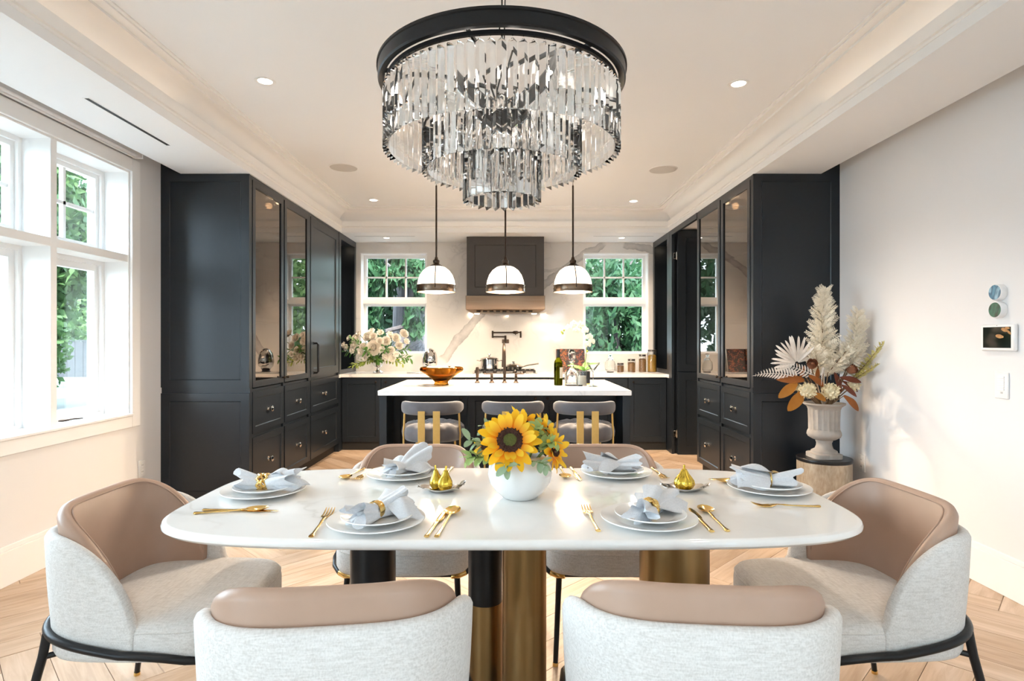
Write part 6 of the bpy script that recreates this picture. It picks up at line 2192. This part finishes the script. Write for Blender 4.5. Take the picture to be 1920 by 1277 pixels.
def fern(base, tip, w, n, label, seed, droop=0.03, rooty=True):
    base, tip = Vector(base), Vector(tip)
    t = T('fern_frond', base, label, 'dried leaf', dg)
    ax = tip - base
    H = ax.length
    pts = [ax * u + Vector((0, 0, droop * 4 * u * (1 - u))) for u in [k / 8 for k in range(9)]]
    r0 = uroot - base
    P('rib', MB().tube([r0, r0 * 0.5] + pts, [0.004, 0.004] + [0.0035 - 0.0003 * k for k in range(9)], 6).mesh('rib', 'fernw'), t)
    lf = MB().leaf(w, w * 0.27, None, 6, 0.2, 0.25, 0.7, 0.5).mesh('leaflet', 'fernw', 0)
    for q in range(n):
        u = 0.12 + 0.87 * q / n
        p = ax * u + Vector((0, 0, droop * 4 * u * (1 - u)))
        f = (1 - u) ** 0.7 * min(1, 0.55 + u * 2.2)
        up = Vector((0, -0.35, 1)) - ax.normalized() * Vector((0, -0.35, 1)).dot(ax.normalized())
        for s_ in (-1, 1):
            d = up.normalized() * s_ + ax.normalized() * 0.42
            P('leaflet', lf, t, aim(p, d, 0.2 * s_, (0, -1, 0.1)) @ Matrix.Scale(max(f, 0.12), 4))
    return t


fern(UP(1505, 712, -0.12), UP(1411, 705, -0.16), 0.080, 15, 'long whitewashed fern frond pointing to the glazed cabinet', 1)
fern(UP(1528, 705, -0.13), UP(1462, 683, -0.15), 0.060, 11, 'shorter whitewashed fern frond above the long one', 2, 0.01)
fern(UP(1545, 690, -0.15), UP(1540, 722, -0.20), 0.070, 10, 'small whitewashed fern frond drooping over the front of the urn', 3, 0.03)


def protea(pos, face, r_, label):
    t = T('protea', pos, label, 'flower', dg)
    f = Vector(face).normalized()
    B = aim((0, 0, 0), f.orthogonal(), 0, f)
    me = MB().leaf(r_ * 1.5, r_ * 1.0, None, 6, 0.35, -0.35, 0.45, 0.25).mesh('bract', 'protea', 0)
    P('core', MB().sphere((0, 0, 0), r_ * 0.6, 14, 10).mesh('core', 'protea'), t)
    for l in range(4):
        for q in range(6):
            a = 2 * pi * (q + 0.5 * l) / 6
            d = Vector((cos(a) * (0.30 + 0.10 * l), sin(a) * (0.30 + 0.10 * l), 1.1 - 0.1 * l))
            X = B @ aim((cos(a) * r_ * 0.42, sin(a) * r_ * 0.42, -r_ * 0.75), d, 0, (-cos(a), -sin(a), 0.4))
            P('bract', me, t, X)
    r0 = uroot - Vector(pos)
    P('stem', MB().tube([-f * r_ * 0.6, r0], [0.005, 0.004], 6).mesh('stem', 'brstem'), t)


protea(UP(1522, 684, -0.14), (-0.2, -0.8, 0.5), 0.042, 'brown protea bud below the tallest plume, beside the palm fan')
protea(UP(1597, 693, -0.10), (0.5, -0.7, 0.4), 0.040, 'brown protea bud on the white wall side of the arrangement')


def hydrangea(pos, r_, label, seed, mt='creamfl', n=90):
    r = random.Random(seed)
    t = T('hydrangea', pos, label, 'flower', dg)
    mb = MB()
    mb.sphere((0, 0, 0), r_ * 0.75, 14, 10)
    for q in range(n):
        z = 1 - 2 * (q + 0.5) / n; a = q * 2.39996
        s_ = sqrt(1 - z * z)
        nrm = Vector((s_ * cos(a), s_ * sin(a), z))
        B = aim(nrm * r_ * r.uniform(0.82, 1.0), nrm.orthogonal(), r.uniform(0, 3), nrm + Vector((r.uniform(-.3, .3), r.uniform(-.3, .3), 0)))
        for k in range(4):
            b_a = k * pi / 2 + r.uniform(0, 1)
            mb.leaf(r_ * 0.24, r_ * 0.24, B @ aim((0, 0, 0), (cos(b_a), sin(b_a), 0.25)), 2, 0.1, -0.2, 0.3, 0.4)
    P('floret_head', mb.mesh('floret_head', mt, 0, False), t, kind='stuff')
    r0 = uroot - Vector(pos)
    P('stem', MB().tube([(0, 0, 0), r0], [0.004, 0.004], 6).mesh('stem', 'brstem'), t)


hydrangea(UP(1514, 732, -0.17), 0.056, 'cream hydrangea head on the fern side of the urn rim', 1)
hydrangea(UP(1557, 734, -0.17), 0.058, 'cream hydrangea head at the front of the urn rim', 2)
hydrangea(UP(1600, 722, -0.08), 0.045, 'cream hydrangea head on the white wall side of the urn rim', 3, n=60)
hydrangea(UP(1493, 726, -0.12), 0.03, 'small ochre cream bud beside the hydrangea on the fern side', 4, n=40)

rust = MB().leaf(0.165, 0.060, None, 9, 0.22, 0.28, 0.7, 0.18).mesh('blade', 'rust', 0)
ochre = MB().leaf(0.165, 0.072, None, 9, 0.20, 0.35, 0.6, 0.2).mesh('blade', 'rust2', 0)
maroon = MB().leaf(0.165, 0.050, None, 9, 0.25, 0.20, 0.75, 0.15).mesh('blade', 'maroon', 0)
lv = [
    (rust, (1508, 713), (1464, 707), -0.16, 'rust leaf pointing level to the glazed cabinet over the fern'),
    (ochre, (1494, 718), (1465, 742), -0.18, 'ochre leaf hanging lowest towards the glazed cabinet'),
    (ochre, (1508, 732), (1483, 768), -0.19, 'ochre leaf hanging down beside the hydrangea on the fern side'),
    (ochre, (1522, 738), (1553, 748), -0.22, 'broad ochre leaf lying over the urn rim between the hydrangeas'),
    (rust, (1516, 704), (1550, 722), -0.19, 'rust leaf standing between the two hydrangeas'),
    (rust, (1500, 708), (1510, 688), -0.14, 'upright rust leaf below the palm fan'),
    (maroon, (1575, 708), (1618, 714), -0.14, 'maroon leaf pointing level to the white wall'),
    (maroon, (1578, 722), (1610, 742), -0.16, 'maroon leaf over the hydrangea on the white wall side'),
    (rust, (1582, 742), (1617, 768), -0.17, 'long rust leaf hanging below the rim on the white wall side'),
    (maroon, (1576, 735), (1570, 700), -0.12, 'upright maroon leaf under the brown protea'),
    (maroon, (1580, 715), (1612, 732), -0.10, 'maroon leaf behind the hydrangea on the white wall side'),
    (rust, (1530, 712), (1536, 692), -0.12, 'rust leaf standing below the brown protea bud'),
]
for me, a, b, dy, lab in lv:
    pa, pb = UP(*a, dy + 0.03), UP(*b, dy)
    t = T('magnolia_leaf', pa, lab, 'leaf', 'magnolia leaves in the stone urn')
    d = pb - pa
    P('blade', me, t, aim((0, 0, 0), d, 0.0, (0, -1, 0.45)) @ Matrix.Scale(d.length / 0.158, 4))
    r0 = uroot - pa
    P('stalk', MB().tube([(0, 0, 0), r0], [0.003, 0.003], 5).mesh('stalk', 'brstem'), t)

# ------------------------------------------------------------------ devices on the white wall
for z, m_, lab, cl in ((1.553, 'agateb', 'round white wall pod with a blue agate face, upper of the pair', 0), (1.4625, 'agateg', 'round white wall pod with a dark green agate face, lower of the pair', 0)):
    t = T('wall_pod', (XR, 3.03, z), lab, 'wall ornament', 'round agate pods on the wall')
    Xw = Matrix.Translation((XR, 3.03, z)) @ Matrix.Rotation(R(-90), 4, 'Y')
    O('body', MB().lathe([(0, 0), (0.040, 0), (0.0425, 0.003), (0.0425, 0.030), (0.040, 0.034), (0.0385, 0.034), (0.0385, 0.031), (0, 0.031)], 48, X=Xw), 'plastic', t)
    O('face', MB().lathe([(0, 0.0345), (0.0375, 0.0345), (0.0382, 0.0325), (0.0382, 0.0312), (0, 0.0312)], 48, X=Xw), m_, t)
t = T('wall_tablet', (XR, 3.03, 1.253), 'white framed touch screen tablet on the wall below the agate pods', 'screen')
O('housing', MB().box(XR - 0.022, XR, 2.925, 3.135, 1.250, 1.388, 0.006), 'plastic', t)
O('display', MB().box(XR - 0.0228, XR - 0.0215, 2.945, 3.118, 1.266, 1.374), 'screen', t)
mb = MB()
for (y, z, a, L) in ((3.00, 1.322, 2.9, 0.05), (2.972, 1.352, 2.7, 0.045), (2.955, 1.335, 2.2, 0.03), (2.962, 1.366, 3.0, 0.03)):
    mb.leaf(L, L * 0.42, aim((XR - 0.0232, y - 0.012, z), (0, -cos(a), sin(a) * 0.6), 0, (-1, 0, 0)), 6, 0.0, 0.0, 0.5, 0.2)
O('screen_picture', mb, 'food1', t, sharp=0)
O('camera_dot', MB().lathe([(0, 0), (0.002, 0), (0.002, 0.0005), (0, 0.0005)], 10, X=Matrix.Translation((XR - 0.022, 3.03, 1.381)) @ Matrix.Rotation(R(-90), 4, 'Y')), 'dark', t)
t = T('wall_keypad', (XR, 3.02, 1.01), 'white wall keypad with a column of slim buttons below the tablet', 'switch')
O('plate', MB().box(XR - 0.009, XR, 2.978, 3.062, 1.005, 1.140, 0.003), 'plastic', t)
for k in range(6):
    O('button', MB().box(XR - 0.0125, XR - 0.008, 3.000, 3.040, 1.048 + k * 0.0125, 1.057 + k * 0.0125, 0.001), 'trim', t)
O('indicator', MB().box(XR - 0.0105, XR - 0.0085, 3.010, 3.022, 1.031, 1.040), 'grille', t)


def outlet(x, y, z, s_, label):
    t = T('wall_outlet', (x, y, z), label, 'outlet', 'wall outlets')
    O('plate', MB().box(min(x, x + s_ * 0.008), max(x, x + s_ * 0.008), y - 0.038, y + 0.038, z - 0.06, z + 0.06, 0.002), 'plastic', t)
    for dz in (-0.024, 0.024):
        c_ = O('socket', MB().box(min(x + s_ * 0.007, x + s_ * 0.010), max(x + s_ * 0.007, x + s_ * 0.010), y - 0.017, y + 0.017, z + dz - 0.016, z + dz + 0.016, 0.001), 'trim', t)
        mb = MB()
        for dy in (-0.006, 0.006): mb.box(min(x + s_ * 0.0095, x + s_ * 0.0105), max(x + s_ * 0.0095, x + s_ * 0.0105), y + dy - 0.001, y + dy + 0.001, z + dz - 0.004, z + dz + 0.006)
        O('slots', mb, 'dark', c_)


outlet(XL, 4.27, 0.375, 1, 'white wall outlet under the tall window beside the charcoal panel')
outlet(XR, 4.22, 0.425, -1, 'white wall outlet on the wall behind the drum pedestal')

# ------------------------------------------------------------------ outdoors
O('ground', MB().box(-60, 40, -40, 60, -0.45, -0.28), 'ground', kind='structure')


def foliage_me(n, radii, size, mt, elong=1.6, droop=0.0, shell=0.55, seed=0, name='foliage', clumps=0):
    g = np.random.default_rng(seed)
    d = g.normal(size=(n, 3)); d /= np.linalg.norm(d, axis=1, keepdims=True)
    rad = shell + (1 - shell) * g.random((n, 1)) ** 0.6
    p = d * rad
    if clumps:
        cc = g.normal(size=(clumps, 3)); cc /= np.linalg.norm(cc, axis=1, keepdims=True); cc *= (0.5 + 0.5 * g.random((clumps, 1)))
        idx = g.integers(0, clumps, n)
        p = cc[idx] + d * (0.30 * g.random((n, 1)) ** 0.5)
    p = p * np.array(radii)
    ax = g.normal(size=(n, 3)); ax[:, 2] -= droop * 2
    ax /= np.linalg.norm(ax, axis=1, keepdims=True)
    q = np.cross(ax, g.normal(size=(n, 3))); q /= np.linalg.norm(q, axis=1, keepdims=True)
    s = size * (0.6 + 0.8 * g.random((n, 1)))
    a = ax * s * elong * 0.5; b = q * s * 0.5
    bend = np.cross(ax, q) * s * 0.12
    v = np.stack([p - a, p - b * 0.9 + bend, p + a, p + b * 0.9 + bend], 1).reshape(-1, 3)
    me = bpy.data.meshes.new(name)
    me.vertices.add(4 * n); me.vertices.foreach_set('co', v.ravel())
    me.loops.add(4 * n); me.loops.foreach_set('vertex_index', np.arange(4 * n))
    me.polygons.add(n); me.polygons.foreach_set('loop_start', np.arange(0, 4 * n, 4)); me.polygons.foreach_set('loop_total', np.full(n, 4))
    me.update(); me.validate()
    me.materials.append(M[mt])
    return me


def tree(name, x, y, h, r, trunk_r, label, n, size, mt, seed, z0=-0.28, crown=(0.25, 1.0), droop=0.3, elong=1.8, cat='tree', group=None, clumps=0, shell=0.4):
    t = T(name, (x, y, z0), label, cat, group)
    tr = []
    for k in range(9):
        u = k / 8
        tr.append((trunk_r * 0.15 * sin(u * 5 + seed), trunk_r * 0.12 * cos(u * 4 + seed), u * h * 0.93))
    P('trunk', MB().tube(tr, [trunk_r * (1.15 - 0.75 * k / 8) * (1.25 if k == 0 else 1) for k in range(9)], 20).mesh('trunk', 'bark', 70), t)
    c0, c1 = crown
    me = foliage_me(n, (r, r, h * (c1 - c0) / 2), size, mt, elong, droop, shell, seed, clumps=clumps)
    P('foliage', me, t, Matrix.Translation((0, 0, h * (c0 + c1) / 2)), kind='stuff')
    return t


# cedar with a thick grey trunk right outside the bouquet window
t = tree('cedar_tree', -1.70, 10.6, 14.0, 3.2, 0.34, 'big cedar with furrowed grey trunk close outside the window behind the bouquet', 9000, 0.16, 'cedar', 4, crown=(0.45, 1.0), droop=0.7, elong=2.6)
g = np.random.default_rng(3)
for k, (x, y, z, rx, ry, rz_, n) in enumerate(((-2.75, 9.75, 2.0, 0.55, 0.5, 0.9, 2600), (-2.1, 9.8, 2.5, 0.6, 0.4, 0.35, 1500), (-1.5, 9.95, 1.75, 0.32, 0.25, 0.35, 420), (-2.55, 9.8, 1.2, 0.5, 0.5, 0.35, 1300), (-1.62, 9.9, 2.45, 0.5, 0.3, 0.3, 800))):
    me = foliage_me(n, (rx, ry, rz_), 0.075, 'cedar', 2.6, 0.9, 0.2, 30 + k, 'branch_foliage', clumps=26)
    P('branch_foliage', me, t, Matrix.Translation(Vector((x, y, z)) - OFF[t]), kind='stuff')
    P('branch', MB().tube([Vector((-1.70, 10.4, z + 0.4)) - OFF[t], Vector((x, y, z + 0.15)) - OFF[t], Vector((x + rx * 0.6, y - 0.1, z - rz_ * 0.5)) - OFF[t]], [0.05, 0.03, 0.01], 7).mesh('branch', 'bark'), t)
tree('shrub', 2.05, 11.3, 3.3, 1.25, 0.09, 'dense evergreen shrub outside the window by the food jars', 11000, 0.085, 'cedar', 7, crown=(0.0, 1.0), droop=0.5, elong=2.2, cat='shrub', clumps=150, shell=0.2)
tree('shrub', 0.85, 14.2, 4.8, 1.2, 0.08, 'light green loose shrub behind the evergreen outside the jar window', 4200, 0.10, 'maple', 9, crown=(0.0, 1.0), droop=0.3, elong=1.6, cat='shrub', clumps=70, shell=0.2)
tree('maple_tree', 3.6, 17.5, 8.0, 2.4, 0.2, 'pale leafy tree farther off beyond the jar window', 5200, 0.17, 'maple', 12, crown=(0.15, 1.0), droop=0.2, elong=1.5, clumps=80, shell=0.3)
tree('maple_tree', -5.6, 15.5, 9.0, 2.6, 0.2, 'bright leafy tree behind the big cedar trunk', 9000, 0.15, 'maple', 13, crown=(0.05, 1.0), droop=0.2, elong=1.5, clumps=130, shell=0.3)
tree('fir_tree', -4.3, 21.5, 10.0, 2.9, 0.25, 'dark fir beyond the big cedar trunk', 8000, 0.19, 'cedar', 14, crown=(0.02, 1.0), droop=0.6, elong=2.2, clumps=120, shell=0.3)
# side garden
t = T('garden_fence', (-19.2, 26.0, -0.28), 'grey board fence across the side garden beyond the tall window', 'fence')
for k in range(34):
    x = -25.0 + k * 0.36
    O('fence_board', MB().box(x, x + 0.345, 26.0, 26.03, -0.28, 1.30 + 0.01 * sin(k * 3.1)), 'fence', t)
O('rail', MB().box(-25.0, -12.8, 25.97, 26.07, 1.30, 1.36), 'fence', t)
for k in range(6):
    O('post', MB().box(-24.9 + k * 2.35, -24.78 + k * 2.35, 26.04, 26.16, -0.28, 1.38), 'fence', t)
for k, (x, y, h, r_, mt, n, sz, lab) in enumerate((
    (-23.9, 29.6, 4.3, 2.2, 'maple', 5200, 0.2, 'bright green hedge bush behind the garden fence, farther from the house'),
    (-18.7, 29.2, 3.9, 2.0, 'maple', 5200, 0.2, 'bright green hedge bush behind the garden fence, nearer the house'),
    (-11.3, 13.2, 3.0, 1.15, 'maple', 5200, 0.12, 'leafy bush standing in the side garden before the fence'),
)):
    tree('hedge_bush', x, y, h, r_, 0.1, lab, n, sz, mt, 50 + k, crown=(0.0, 1.0), droop=0.2, elong=1.5, cat='shrub', clumps=100, shell=0.3)
for k, (x, y, h, r_, mt, n, sz, lab) in enumerate((
    (-32.0, 40.0, 14.0, 4.6, 'cedar', 9000, 0.36, 'dark conifer behind the garden fence, farthest from the house'),
    (-21.3, 36.0, 11.5, 3.4, 'cedar', 8000, 0.34, 'dark conifer behind the garden fence, middle one'),
    (-15.2, 18.5, 9.0, 2.0, 'maple', 7000, 0.20, 'tall bright leafy tree standing in the side garden'),
)):
    tree('garden_tree', x, y, h, r_, 0.3, lab, n, sz, mt, 70 + k, crown=(0.12, 1.0), droop=0.5, elong=2.0, group='trees of the side garden', clumps=110, shell=0.3)
